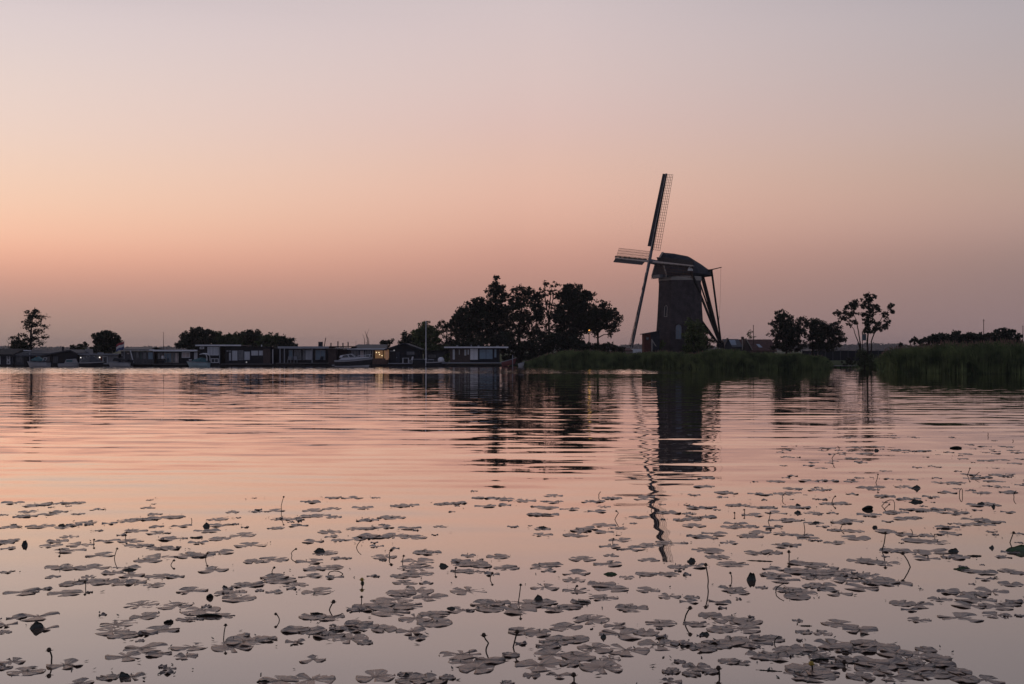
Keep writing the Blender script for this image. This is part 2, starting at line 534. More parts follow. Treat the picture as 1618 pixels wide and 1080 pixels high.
# left bank
GL = "trees behind the moored houseboats"
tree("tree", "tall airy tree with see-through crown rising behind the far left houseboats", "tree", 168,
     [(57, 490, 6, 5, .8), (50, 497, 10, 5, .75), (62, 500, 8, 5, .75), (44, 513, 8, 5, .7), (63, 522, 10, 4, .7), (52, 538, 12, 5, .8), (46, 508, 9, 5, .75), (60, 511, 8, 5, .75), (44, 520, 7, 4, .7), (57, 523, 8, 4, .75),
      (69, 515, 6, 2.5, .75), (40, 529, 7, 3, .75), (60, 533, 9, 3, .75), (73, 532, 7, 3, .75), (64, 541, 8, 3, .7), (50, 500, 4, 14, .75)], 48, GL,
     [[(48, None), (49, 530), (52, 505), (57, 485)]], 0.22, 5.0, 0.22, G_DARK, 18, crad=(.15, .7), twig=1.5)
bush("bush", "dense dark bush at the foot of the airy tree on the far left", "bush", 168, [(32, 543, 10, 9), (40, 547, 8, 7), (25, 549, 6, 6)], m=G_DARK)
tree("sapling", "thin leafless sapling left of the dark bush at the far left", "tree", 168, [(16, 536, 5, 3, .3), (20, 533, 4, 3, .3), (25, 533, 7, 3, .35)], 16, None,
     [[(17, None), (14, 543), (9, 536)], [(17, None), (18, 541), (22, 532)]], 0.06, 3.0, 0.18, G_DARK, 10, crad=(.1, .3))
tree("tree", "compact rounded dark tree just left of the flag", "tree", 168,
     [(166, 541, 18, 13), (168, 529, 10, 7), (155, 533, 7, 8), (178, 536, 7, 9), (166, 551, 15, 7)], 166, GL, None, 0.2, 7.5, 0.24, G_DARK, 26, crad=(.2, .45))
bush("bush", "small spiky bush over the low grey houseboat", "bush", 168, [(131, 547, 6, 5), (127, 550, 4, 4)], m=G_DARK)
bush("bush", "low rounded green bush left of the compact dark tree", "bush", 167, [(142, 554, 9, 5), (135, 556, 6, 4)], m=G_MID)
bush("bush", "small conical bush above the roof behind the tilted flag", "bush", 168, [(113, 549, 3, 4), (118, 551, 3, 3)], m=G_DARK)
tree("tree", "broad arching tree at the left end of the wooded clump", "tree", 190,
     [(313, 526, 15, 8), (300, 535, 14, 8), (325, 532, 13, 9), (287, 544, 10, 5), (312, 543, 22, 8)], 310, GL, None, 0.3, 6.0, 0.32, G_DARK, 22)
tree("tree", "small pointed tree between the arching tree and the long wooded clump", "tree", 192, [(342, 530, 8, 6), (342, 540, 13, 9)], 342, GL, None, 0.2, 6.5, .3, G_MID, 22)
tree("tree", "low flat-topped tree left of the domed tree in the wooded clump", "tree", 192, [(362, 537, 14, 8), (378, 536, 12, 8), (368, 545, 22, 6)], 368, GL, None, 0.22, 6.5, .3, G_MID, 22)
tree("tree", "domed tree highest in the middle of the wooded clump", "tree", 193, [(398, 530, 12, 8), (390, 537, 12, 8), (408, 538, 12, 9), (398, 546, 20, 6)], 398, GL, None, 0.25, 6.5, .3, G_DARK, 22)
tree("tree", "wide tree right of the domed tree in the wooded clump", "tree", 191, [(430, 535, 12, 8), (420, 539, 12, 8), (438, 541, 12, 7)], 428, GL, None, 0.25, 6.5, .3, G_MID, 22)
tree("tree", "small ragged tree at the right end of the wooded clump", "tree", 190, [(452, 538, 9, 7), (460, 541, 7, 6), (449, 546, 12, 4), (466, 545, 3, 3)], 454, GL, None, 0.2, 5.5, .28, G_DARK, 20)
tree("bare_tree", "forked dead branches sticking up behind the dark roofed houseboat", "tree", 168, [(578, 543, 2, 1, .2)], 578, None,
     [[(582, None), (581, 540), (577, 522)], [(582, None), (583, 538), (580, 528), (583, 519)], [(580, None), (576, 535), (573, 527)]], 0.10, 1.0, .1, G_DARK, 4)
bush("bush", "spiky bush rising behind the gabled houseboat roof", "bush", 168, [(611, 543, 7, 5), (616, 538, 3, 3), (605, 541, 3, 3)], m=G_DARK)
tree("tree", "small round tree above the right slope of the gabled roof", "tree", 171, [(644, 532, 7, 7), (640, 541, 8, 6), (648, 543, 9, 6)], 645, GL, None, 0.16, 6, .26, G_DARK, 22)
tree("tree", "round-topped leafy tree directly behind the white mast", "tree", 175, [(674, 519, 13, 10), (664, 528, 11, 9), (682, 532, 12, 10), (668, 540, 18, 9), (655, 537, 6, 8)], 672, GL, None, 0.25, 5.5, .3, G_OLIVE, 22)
tree("tree", "thin-crowned tree with sky showing through, left of the big tree group", "tree", 176,
     [(705, 514, 14, 6, .8), (714, 522, 8, 8, .7), (698, 520, 8, 6, .6), (704, 532, 12, 5, .25), (700, 545, 20, 7, 1)], 705, GL, [[(708, None), (706, 530), (704, 512)], [(708, None), (712, 530), (715, 518)]], 0.18, 5.5, .26, G_DARK, 20)
bush("bush", "low green scrub behind the white mast and the grey shed", "bush", 170, [(660, 550, 15, 7), (685, 551, 16, 7), (705, 554, 12, 7), (722, 553, 10, 8)], m=G_MID)
bush("bush", "small green bush between the domed boat and the brown houseboat", "bush", 160, [(703, 565, 6, 6), (699, 570, 5, 4)], m=G_OLIVE)

GB = "trees of the big clump between houseboats and windmill"
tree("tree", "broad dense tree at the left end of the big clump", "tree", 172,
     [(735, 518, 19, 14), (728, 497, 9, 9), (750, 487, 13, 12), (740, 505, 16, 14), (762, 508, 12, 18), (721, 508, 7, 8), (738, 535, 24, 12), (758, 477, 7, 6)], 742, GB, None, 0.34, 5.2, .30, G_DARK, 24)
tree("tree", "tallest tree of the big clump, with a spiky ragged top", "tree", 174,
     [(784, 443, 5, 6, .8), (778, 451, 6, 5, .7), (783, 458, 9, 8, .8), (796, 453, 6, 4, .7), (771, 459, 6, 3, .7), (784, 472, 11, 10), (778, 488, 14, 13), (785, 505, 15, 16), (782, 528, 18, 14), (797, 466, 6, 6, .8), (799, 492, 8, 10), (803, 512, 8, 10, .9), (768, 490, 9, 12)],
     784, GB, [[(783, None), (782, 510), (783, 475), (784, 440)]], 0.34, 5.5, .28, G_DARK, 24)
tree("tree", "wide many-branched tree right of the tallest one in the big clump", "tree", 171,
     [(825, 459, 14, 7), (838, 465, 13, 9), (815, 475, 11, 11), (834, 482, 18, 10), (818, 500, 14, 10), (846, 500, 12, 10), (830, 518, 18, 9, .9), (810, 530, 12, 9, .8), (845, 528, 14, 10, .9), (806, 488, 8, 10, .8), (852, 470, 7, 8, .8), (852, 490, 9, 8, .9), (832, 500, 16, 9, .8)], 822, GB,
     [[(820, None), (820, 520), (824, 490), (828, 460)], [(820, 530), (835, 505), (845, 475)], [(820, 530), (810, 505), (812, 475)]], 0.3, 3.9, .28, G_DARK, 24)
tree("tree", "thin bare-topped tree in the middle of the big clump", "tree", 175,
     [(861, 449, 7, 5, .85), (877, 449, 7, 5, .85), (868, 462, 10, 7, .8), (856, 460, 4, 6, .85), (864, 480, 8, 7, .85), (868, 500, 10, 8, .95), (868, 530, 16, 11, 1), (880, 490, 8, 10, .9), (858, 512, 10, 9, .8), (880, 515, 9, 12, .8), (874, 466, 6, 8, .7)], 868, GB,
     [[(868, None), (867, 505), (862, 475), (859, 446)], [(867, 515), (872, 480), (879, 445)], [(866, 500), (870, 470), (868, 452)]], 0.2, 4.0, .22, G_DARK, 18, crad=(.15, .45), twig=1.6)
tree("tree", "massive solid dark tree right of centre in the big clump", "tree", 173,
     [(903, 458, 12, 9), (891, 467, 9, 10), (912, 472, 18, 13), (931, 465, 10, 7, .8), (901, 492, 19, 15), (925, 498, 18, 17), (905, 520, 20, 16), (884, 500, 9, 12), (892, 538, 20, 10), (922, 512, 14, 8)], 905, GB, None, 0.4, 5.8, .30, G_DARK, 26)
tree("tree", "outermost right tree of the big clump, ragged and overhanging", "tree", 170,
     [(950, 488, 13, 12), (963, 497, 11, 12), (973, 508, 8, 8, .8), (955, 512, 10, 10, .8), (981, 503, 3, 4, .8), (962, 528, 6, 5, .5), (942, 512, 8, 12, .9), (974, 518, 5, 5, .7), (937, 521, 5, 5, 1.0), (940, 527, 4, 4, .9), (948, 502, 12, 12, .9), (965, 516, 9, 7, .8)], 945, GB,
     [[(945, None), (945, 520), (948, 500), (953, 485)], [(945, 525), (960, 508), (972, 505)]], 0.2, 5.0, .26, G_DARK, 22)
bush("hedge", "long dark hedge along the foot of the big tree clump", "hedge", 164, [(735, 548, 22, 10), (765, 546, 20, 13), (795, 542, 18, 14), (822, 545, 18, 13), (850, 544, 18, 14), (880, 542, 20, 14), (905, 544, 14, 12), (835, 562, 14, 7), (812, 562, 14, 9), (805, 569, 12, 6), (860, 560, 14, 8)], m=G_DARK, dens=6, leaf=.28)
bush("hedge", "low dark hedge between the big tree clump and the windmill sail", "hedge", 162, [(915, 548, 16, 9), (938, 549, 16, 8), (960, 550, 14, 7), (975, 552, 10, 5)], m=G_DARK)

# right of the mill
GR = "garden trees right of the windmill"
bush("bush", "large rounded bush hiding the foot of the windmill tower", "bush", 152, [(1094, 512, 9, 9), (1099, 522, 13, 12), (1091, 532, 11, 13), (1107, 532, 10, 15), (1099, 548, 18, 9)], m=G_OLIVE, dens=7.5, leaf=.22)
bush("bush", "loose airy bush between the big bush and the tail poles of the mill", "bush", 156, [(1114, 522, 5, 9, .5), (1119, 533, 7, 9, .5), (1125, 538, 4, 4, .4), (1117, 547, 9, 7, .8)], m=G_DARK, dens=5.5, leaf=.2)
bush("bush", "tiny green bush beside the ladder of the mill shed", "bush", 154, [(1042, 544, 5, 7)], m=G_OLIVE, leaf=.18)
tree("sapling", "small pale tree with thin foliage over the farmhouse roof", "tree", 192, [(1183, 526, 4, 5, .6), (1187, 530, 5, 4, .6)], 1184, None, [[(1184, None), (1184, 540), (1183, 522)]], .07, 5, .2, G_OLIVE, 16)
tree("tree", "dark tree with a leaning pointed top next to the farmhouse roof", "tree", 166,
     [(1234, 497, 8, 7), (1241, 505, 10, 7), (1232, 512, 12, 7), (1247, 517, 13, 10), (1228, 527, 11, 9), (1256, 531, 13, 12), (1240, 540, 16, 10), (1262, 518, 5, 6), (1244, 547, 22, 7), (1250, 522, 14, 9)], 1242, GR, None, 0.2, 5.2, .25, G_DARK, 24)
tree("tree", "low wide dark tree between the leaning tree and the tall open tree", "tree", 167,
     [(1268, 507, 6, 5), (1288, 506, 7, 5), (1275, 515, 10, 7), (1296, 517, 14, 9), (1316, 518, 12, 8), (1300, 532, 18, 10, .9), (1322, 532, 11, 11), (1282, 528, 8, 9, .8), (1310, 545, 16, 8), (1300, 525, 18, 8), (1290, 545, 20, 7)], 1284, GR,
     [[(1284, None), (1284, 535), (1288, 510)], [(1284, 545), (1300, 530), (1312, 518)]], 0.2, 5.0, .25, G_DARK, 24)
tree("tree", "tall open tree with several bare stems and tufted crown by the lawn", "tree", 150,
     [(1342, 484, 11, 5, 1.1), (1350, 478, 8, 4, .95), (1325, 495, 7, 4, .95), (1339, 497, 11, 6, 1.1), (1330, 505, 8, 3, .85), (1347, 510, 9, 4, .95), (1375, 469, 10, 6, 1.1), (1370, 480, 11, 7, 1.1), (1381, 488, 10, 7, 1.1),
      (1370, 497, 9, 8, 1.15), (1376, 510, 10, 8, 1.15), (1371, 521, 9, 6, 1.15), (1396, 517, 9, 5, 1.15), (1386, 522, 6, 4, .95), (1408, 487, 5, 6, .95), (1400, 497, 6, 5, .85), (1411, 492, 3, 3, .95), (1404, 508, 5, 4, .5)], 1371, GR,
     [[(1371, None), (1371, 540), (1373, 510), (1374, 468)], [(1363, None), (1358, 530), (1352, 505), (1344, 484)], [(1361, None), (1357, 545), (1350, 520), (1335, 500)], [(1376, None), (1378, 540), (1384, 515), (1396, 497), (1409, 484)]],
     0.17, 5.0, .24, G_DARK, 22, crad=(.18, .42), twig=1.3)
bush("bush", "dark clipped rounded bush around the foot of the tall open tree", "bush", 141, [(1368, 566, 12, 10), (1368, 575, 13, 7), (1362, 558, 6, 6)], m=G_MID, dens=8, leaf=.2, ground=0.1)
bush("bush", "small dark bush on the lawn beside the little landing stage", "bush", 146, [(1342, 571, 6, 5), (1336, 574, 5, 4)], m=G_DARK, leaf=.2, ground=.1)
GH = "hedge bushes behind the right-hand reeds"
for lab, lo in (("ragged low bush at the left end of the hedge behind the reeds", [(1443, 537, 5, 5, .85), (1450, 540, 6, 5, .95), (1424, 543, 5, 3, .5)]),
                ("long low dark bush at the left of the hedge behind the reeds", [(1478, 533, 13, 6), (1470, 537, 10, 5), (1490, 535, 9, 6), (1480, 541, 22, 6)]),
                ("slightly domed dark bush second from left in the hedge", [(1510, 530, 13, 6), (1502, 534, 9, 6), (1522, 534, 8, 6), (1512, 540, 22, 6)]),
                ("flat dark bush left of the wooden pole in the hedge", [(1540, 530, 11, 5), (1533, 535, 12, 6), (1550, 533, 8, 6), (1540, 540, 20, 6)]),
                ("flat dark bush right of the wooden pole in the hedge", [(1565, 530, 10, 5), (1560, 535, 12, 6), (1566, 540, 20, 6)]),
                ("highest rounded bush near the right end of the hedge", [(1590, 525, 13, 6), (1582, 531, 11, 8), (1600, 531, 11, 8), (1592, 539, 22, 7)])):
    bush("hedge_bush", lab, "bush", 158, lo, GH, G_DARK, dens=6, leaf=.28)

# reeds
REED = leaf_mat("reed_leaves", (0.03, 0.052, 0.02), (0.17, 0.21, 0.085), .3)
PLUME = mat("reed_plume", (0.24, 0.15, 0.13), 0.95, 0.3, 1.0, spec=0.05)
def profile(tab, x):
    for (a, b), (c, d) in zip(tab, tab[1:]):
        if a <= x <= c:
            return b + (d - b) * (x - a) / (c - a)
    return tab[0][1] if x < tab[0][0] else tab[-1][1]
def reeds(label, tops, depth, per_m, plume=0.0):
    """tops: (photo column, photo row of the reed tops); roots along the shoreline"""
    xs0, xs1 = tops[0][0], tops[-1][0]
    d_mid = shore_d((xs0 + xs1) / 2)
    width = (xs1 - xs0) * d_mid / F
    n = int(width * per_m)
    Q = []; P = []
    for i in range(n):
        px = random.uniform(xs0, xs1)
        D = shore_d(px)
        dd = (random.random() ** 1.3) * depth
        D += dd - 0.25
        x = (px - 809) * D / F
        z0 = -0.05 if dd < 0.4 else 0.1
        clump = 0.5 + 0.5 * math.sin(x * 1.9 + 1.3 * math.sin(x * 0.7 + D)) 
        h = EYE + (HZ - profile(tops, px)) * (D - dd * .4) / F
        h = h * random.uniform(0.78, 1.0) * (0.90 + 0.10 * clump) - z0
        if h < .15: continue
        lean = random.gauss(0, 0.11); ly = random.gauss(0, .1)
        w = random.uniform(0.020, 0.040)
        pts = [(x + lean * h * t * t, D + ly * h * t * t, z0 + h * t) for t in (0, .35, .7, 1)]
        an = random.uniform(-1.0, 1.0); ux, uy = math.cos(an) * w, math.sin(an) * w
        for a, b, wa, wb in ((0, 1, 1, 1), (1, 2, 1, .8), (2, 3, .8, .15)):
            p, q = pts[a], pts[b]
            Q.append([(p[0] - ux * wa, p[1] - uy * wa, p[2]), (p[0] + ux * wa, p[1] + uy * wa, p[2]), (q[0] + ux * wb, q[1] + uy * wb, q[2]), (q[0] - ux * wb, q[1] - uy * wb, q[2])])
        for k in range(3):
            t = random.uniform(.35, .95)
            bx, by, bz = x + lean * h * t * t, D + ly * h * t * t, z0 + h * t
            ll = random.uniform(.35, .7); dr = random.choice((-1, 1)) * random.uniform(.3, .9) * ll; dy = random.uniform(-.3, .3) * ll
            up = ll * random.uniform(.25, .8)
            mx_, my_, mz_ = bx + dr * .6, by + dy * .6, bz + up * .9
            ex, ey, ez = bx + dr, by + dy, bz + up * .75
            if ez > z0 + h * 1.04: continue
            ww = .02
            Q.append([(bx, by, bz - ww), (bx, by, bz + ww), (mx_, my_, mz_ + ww * 1.4), (mx_, my_, mz_ - ww * 1.4)])
            Q.append([(mx_, my_, mz_ - ww * 1.4), (mx_, my_, mz_ + ww * 1.4), (ex, ey, ez + .004), (ex, ey, ez - .004)])
        if random.random() < plume and dd > 1.0:
            p = pts[-1]; hh = random.uniform(.2, .35); w2 = .035
            for a in (0, 1.57):
                cx, cy = math.cos(a + an) * w2, math.sin(a + an) * w2
                P.append([(p[0], p[1], p[2] - .08), (p[0] + cx, p[1] + cy, p[2] + hh * .35), (p[0] + lean * .5, p[1], p[2] + hh), (p[0] - cx, p[1] - cy, p[2] + hh * .35)])
    me = quads_mesh("reed_bed", np.array(Q + P))
    me.materials.append(REED); me.materials.append(PLUME)
    idx = np.zeros(len(Q) + len(P), dtype=np.int32); idx[len(Q):] = 1
    me.polygons.foreach_set('material_index', idx)
    o = link("reed_bed", me)
    return tag(o, label, "reeds", "reed beds along the bank", 'stuff')
reeds("dense green reed bed along the bank left of and below the windmill",
      [(824, 576), (832, 571), (842, 567), (855, 562), (870, 557), (885, 554), (900, 552), (930, 552), (950, 554), (985, 556), (1005, 557), (1020, 555), (1045, 553), (1062, 555), (1080, 556), (1100, 557), (1112, 555)], 5.0, 270, .12)
reeds("dark reed bed between the windmill and the little landing stage",
      [(1110, 556), (1118, 551), (1135, 549), (1155, 550), (1172, 553), (1200, 556), (1225, 557), (1250, 557), (1280, 559), (1300, 562), (1308, 568), (1314, 577)], 4.5, 270, .03)
reeds("tall reed bed with brownish plumes filling the right edge of the photo",
      [(1382, 571), (1388, 563), (1400, 553), (1415, 548), (1440, 545), (1470, 542), (1495, 540), (1530, 539), (1570, 537), (1620, 536), (1700, 536), (1790, 538)], 7.0, 260, .35)
reeds("short sparse reeds at the water's edge in front of the lawn", [(1346, 577), (1365, 579), (1384, 574)], 1.0, 60, 0)

# distant woods
def wood(label, pts, D, z_lo=0.3):
    """pts: (photo column, photo row of the tree tops)"""
    C = []
    x0, x1 = pts[0][0], pts[-1][0]
    px = x0
    while px < x1:
        top = EYE + (HZ - profile(pts, px)) * D / F
        top *= random.uniform(.82, 1.02)
        r = random.uniform(1.8, 3.6) * D / 1200
        c = W(px, 0, D + random.uniform(-25, 25))
        n = 16
        q = rng.normal(size=(n, 3)); q /= np.linalg.norm(q, axis=1)[:, None]
        q = q * np.array([r * 1.2, r * 1.2, top * .5]) * rng.random((n, 1)) ** .4 + np.array([c.x, c.y, top * .5])
        C.append(q)
        px += r * 1.0 * F / D
    C = np.concatenate(C)
    o = link("distant_wood", quads_mesh("distant_wood", leaf_quads(C, np.full(len(C), 1.9 * D / 1200), 12, 1.9 * D / 1200)), G_DARK)
    return tag(o, label, "woods", None, 'stuff')
wood("low hazy line of far woods on the horizon behind the left houseboats", [(-260, 547), (0, 547), (60, 548.5), (100, 547.5), (150, 548), (300, 548), (420, 549), (520, 549.5), (640, 549), (760, 549)], 1900)
wood("hazy far wood seen under the windmill sail and between the garden trees", [(740, 549), (900, 546), (985, 545), (1003, 543.5), (1015, 542), (1030, 545), (1120, 547), (1160, 547), (1290, 543), (1330, 544.5), (1350, 542), (1380, 540.5), (1400, 543), (1415, 541.5), (1440, 545), (1520, 544), (1640, 543), (1900, 545)], 1700)
# ------------------------------------------------------------------ windmill
BRICK = mat("dark_brick", (0.054, 0.047, 0.052), 0.85, 0.35, 1.4, spec=0.2, bump=0.3)
def brickwork():
    t = BRICK.node_tree
    b = t.nodes['Principled BSDF']
    c = t.nodes.new('ShaderNodeTexCoord')
    sp = t.nodes.new('ShaderNodeSeparateXYZ'); t.links.new(c.outputs['Object'], sp.inputs[0])
    cm = t.nodes.new('ShaderNodeCombineXYZ'); t.links.new(sp.outputs['X'], cm.inputs[0]); t.links.new(sp.outputs['Z'], cm.inputs[1])
    k = t.nodes.new('ShaderNodeTexBrick'); k.inputs['Scale'].default_value = 3.2
    k.inputs['Color1'].default_value = (1, 1, 1, 1); k.inputs['Color2'].default_value = (.7, .62, .6, 1); k.inputs['Mortar'].default_value = (1.5, 1.45, 1.4, 1)
    t.links.new(cm.outputs[0], k.inputs[0])
    mx = t.nodes.new('ShaderNodeMix'); mx.data_type = 'RGBA'; mx.blend_type = 'MULTIPLY'; mx.inputs['Factor'].default_value = 1
    src = b.inputs['Base Color'].links[0].from_socket
    t.links.new(src, mx.inputs['A']); t.links.new(k.outputs[0], mx.inputs['B']); t.links.new(mx.outputs['Result'], b.inputs['Base Color'])
brickwork()
TAR = mat("tarred_boards", (0.024, 0.027, 0.038), 0.75, 0.3, 2.0, spec=0.2)
TIMBER = mat("dark_timber", (0.020, 0.018, 0.020), 0.8, 0.3, 2.5, spec=0.15)
GREYP = mat("grey_painted_timber", (0.11, 0.115, 0.135), 0.6, 0.15, 2.0)
WHITE = mat("white_paint", (0.62, 0.62, 0.62), 0.5, 0.08, 1.0)
PALE = mat("pale_weathered_paint", (0.30, 0.27, 0.25), 0.7, 0.15, 1.0)
LATT = mat("brown_lath", (0.085, 0.055, 0.045), 0.8, 0.3, 2.0, spec=0.1)
GLASS = mat("window_glass", (0.03, 0.035, 0.045), 0.12, 0.2, 1.0, spec=0.9)
BLUEG = mat("blueish_glazing", (0.10, 0.14, 0.19), 0.2, 0.2, 1.0, spec=0.8)

MS = 160.0 / F
mc = W(1074, 0, 160); mc.z = 0.45
mill = thing("windmill", "dark brick windmill with tarred cap, latticed sails and tail poles on the bank", "windmill", mc)
def mz(py): return EYE + (HZ - py) * MS - mc.z
A = Vector((-.94, -.342, 0)).normalized()     # the way the mill faces
U = Vector((.342, -.94, 0)).normalized()
def M3(t, w, z):                               # t backwards along the cap, w to the near side
    return -A * t + U * w + Vector((0, 0, z))
OFF = R(-90 - 7.2)                             # normal of the front face
def octa(r, z, ap=False):
    rr = r / math.cos(R(22.5)) if ap else r
    return [(rr * math.cos(OFF + R(22.5) + i * R(45)), rr * math.sin(OFF + R(22.5) + i * R(45)), z) for i in range(8)]
zt, zb = mz(444), 0.0
def trad(z):                                   # circumradius of the tower
    t = max(0, min(1, (z - zb) / (zt - zb)))
    return 4.12 - 0.89 * t - 0.2 * math.sin(math.pi * t) * .6
tw = MB()
tw.loft([octa(trad(z), z) for z in np.linspace(-.3, zt, 12)])
tower = tw.build("tower", BRICK, mill)
bd = MB(); bd.loft([octa(3.29, zt + .003), octa(3.33, mz(441)), octa(3.31, mz(437.4))]); bd.build("cornice", PALE, mill)
bd = MB(); bd.loft([octa(3.26, zt - .26), octa(3.28, zt + .0)]); bd.build("brick_ledge", BRICK, mill)
def face_pt(k, off, z, out=0.0):
    a = OFF + k * R(45)
    n = Vector((math.cos(a), math.sin(a), 0)); t = Vector((-math.sin(a), math.cos(a), 0))
    return n * (trad(z) * math.cos(R(22.5)) + out) + t * off + Vector((0, 0, z)), n, t
def arched(k, off, z0, z1, w, framemat, panemat, fw=0.09, bars=True):
    p0, n, t = face_pt(k, off, z0); p1, _, _ = face_pt(k, off, z1)
    h = z1 - z0
    def pt(u, v, o):
        q = p0.lerp(p1, max(0, min(1, v / h))); q.z = z0 + v
        return q + t * u + n * o
    outline = [(-w / 2, 0), (w / 2, 0), (w / 2, h - w * .5)] + [(w / 2 * math.cos(a), h - w * .5 + w * .5 * math.sin(a)) for a in (R(35), R(65), R(90), R(115), R(145))] + [(-w / 2, h - w * .5)]
    inn = [(u * (1 - 2 * fw / w), fw + (v) * (1 - 2 * fw / h)) for u, v in outline]
    m = MB(); m.loft([[pt(u, v, -.05) for u, v in outline], [pt(u, v, .07) for u, v in outline], [pt(u, v, .07) for u, v in inn], [pt(u, v, -.05) for u, v in inn]], cap=False)
    if bars:
        m.bar(pt(0, fw, .05), pt(0, h - fw, .05), .06, .04, n); 
        for f_ in (.35, .62): m.bar(pt(-w / 2 + .03, h * f_, .05), pt(w / 2 - .03, h * f_, .05), .05, .04, n)
    fr = m.build("window", framemat, mill)
    g = MB(); g.loft([[pt(u, v, -.04) for u, v in inn], [pt(u, v, .015) for u, v in inn]]); g.build("pane", panemat, fr)
    # brick arch over it
    m = MB(); arc = [pt((w * .5 + .12) * math.cos(a), h - w * .5 + (w * .5 + .14) * math.sin(a), .06) for a in np.linspace(0, math.pi, 9)]
    m.tube(arc, .07, 5); m.build("brick_arch", BRICK, mill)
    return fr
arched(-1, 0.35, mz(501), mz(483), .62, PALE, GLASS, .08, False)
arched(0, -0.25, mz(536), mz(513), .85, GREYP, BLUEG)
# cap
secs = [(-3.35, 2.2, mz(440), mz(409)), (-2.75, 2.75, mz(438), mz(399.5)), (-1.0, 3.1, mz(437.5), mz(400.5)), (1.3, 3.15, mz(437), mz(404)), (3.2, 2.6, mz(437), mz(415)), (4.6, 1.7, mz(436), mz(424))]
rings = []
for t, w, e, r in secs:
    h = r - e
    prof = [(w * .90, 0), (w, .12), (w * .86, .36), (w * .58, .66), (w * .24, .92), (0, 1)]
    prof = prof + [(-a, b) for a, b in prof[-2::-1]]
    rings.append([M3(t, a, e + b * h) for a, b in prof])
cp = MB(); cp.loft(rings)
cp.build("cap", TAR, mill)
# barge boards on the front edge of the cap
m = MB()
for sgn in (1, -1):
    t, w, e, r = secs[0]
    h = r - e
    pts = [M3(t - .03, sgn * w * 1.0, e), M3(t - .03, sgn * w * 1.02, e + h * .15), M3(t - .03, sgn * w * .6, e + h * .66), M3(t - .03, 0, r + .04)]
    for p, q in zip(pts, pts[1:]): m.bar(p, q, .10, .22)
m.build("barge_board", PALE, mill)
m = MB(); m.bar(M3(-3.37, 0, mz(409)), M3(-2.78, 0, mz(399)), .5, .10); m.build("ridge_board", PALE, mill)
m = MB(); m.box(0, 0, 0, 0, 0, 0) if False else m.loft([[M3(-3.8, -1.1, mz(440)), M3(-3.8, 1.1, mz(440)), M3(-3.8, 1.1, mz(435)), M3(-3.8, -1.1, mz(435))], [M3(-3.3, -1.3, mz(440)), M3(-3.3, 1.3, mz(440)), M3(-3.3, 1.3, mz(434)), M3(-3.3, -1.3, mz(434))]]); m.build("front_beam", GREYP, mill)
# windshaft and sails
TILT = R(9)
Nn = (A * math.cos(TILT) + Vector((0, 0, math.sin(TILT)))).normalized()
V0 = (Vector((0, 0, math.cos(TILT))) - A * math.sin(TILT)).normalized()
TURN = R(7)
Vd = (V0 * math.cos(TURN) + U * math.sin(TURN)).normalized()
Ud = (U * math.cos(TURN) - V0 * math.sin(TURN)).normalized()
hub = M3(-4.75, 0, mz(414))
m = MB(); m.tube([hub + Nn * .35, hub + Nn * .1, hub - Nn * .4, hub - Nn * 2.2], [.25, .36, .36, .42], 10); m.build("windshaft", GREYP, mill)
RL = 12.75
def sail(d, ld, plane_off):
    """d: the way the sail points, ld: the side its lattice is on"""
    o = hub + Nn * plane_off
    st = MB(); st.bar(o - d * .9, o + d * RL, .36, .34, Nn, .17, .15)
    s = st.build("sail", GREYP, mill)
    tw_ = lambda r: R(24 - 16 * (r / RL))
    side = lambda r: (ld * math.cos(tw_(r)) - Nn * math.sin(tw_(r)))
    nz = lambda r: (Nn * math.cos(tw_(r)) + ld * math.sin(tw_(r)))
    la = MB(); r0, r1, wd = 1.7, RL - .15, 1.6
    k = 0; n = 28
    for i in range(n + 1):
        r = r0 + (r1 - r0) * i / n
        la.bar(o + d * r + side(r) * .05, o + d * r + side(r) * wd, .035, .035, Nn)
    for j in range(1, 5):
        w = wd * j / 4
        pts = [o + d * r + side(r) * w for r in np.linspace(r0 - .03, r1 + .03, 9)]
        for p, q in zip(pts, pts[1:]): la.bar(p, q, .04, .04, Nn)
    la.build("sail_lattice", LATT, s)
    lb_ = MB()
    inner = [o + d * r - side(r) * .10 for r in np.linspace(r0 + .4, RL - .05, 8)]
    outer = [o + d * r - side(r) * .72 + Nn * .15 for r in np.linspace(r0 + .4, RL - .05, 8)]
    rg = [[a + Nn * .03, b + Nn * .03, b - Nn * .03, a - Nn * .03] for a, b in zip(inner, outer)]
    lb_.loft(rg); lb_.build("leading_board", TAR, s)
    # furled sail cloth along the stock
    cl = MB(); pts = [o + d * r + side(r) * .22 + Nn * (.14 + .03 * math.sin(r * 5)) for r in np.linspace(r0, r1, 24)]
    cl.tube(pts, [.10 + .03 * math.sin(i * 1.7) for i in range(24)], 6); cl.build("furled_cloth", TIMBER, s, smooth=True)
    tr = MB(); pts = [o + d * r - side(r) * .02 + Nn * .14 for r in np.linspace(.8, RL, 8)]
    for p, q in zip(pts, pts[1:]): tr.bar(p, q, .07, .05, Nn)
    tr.build("stock_trim", mat("pale_trim", (.34, .34, .36), .6), s)
for d, ld, po in ((Vd, Ud, .18), (-Vd, -Ud, .18), (Ud, -Vd, -.2), (-Ud, Vd, -.2)):
    sail(d, ld, po)
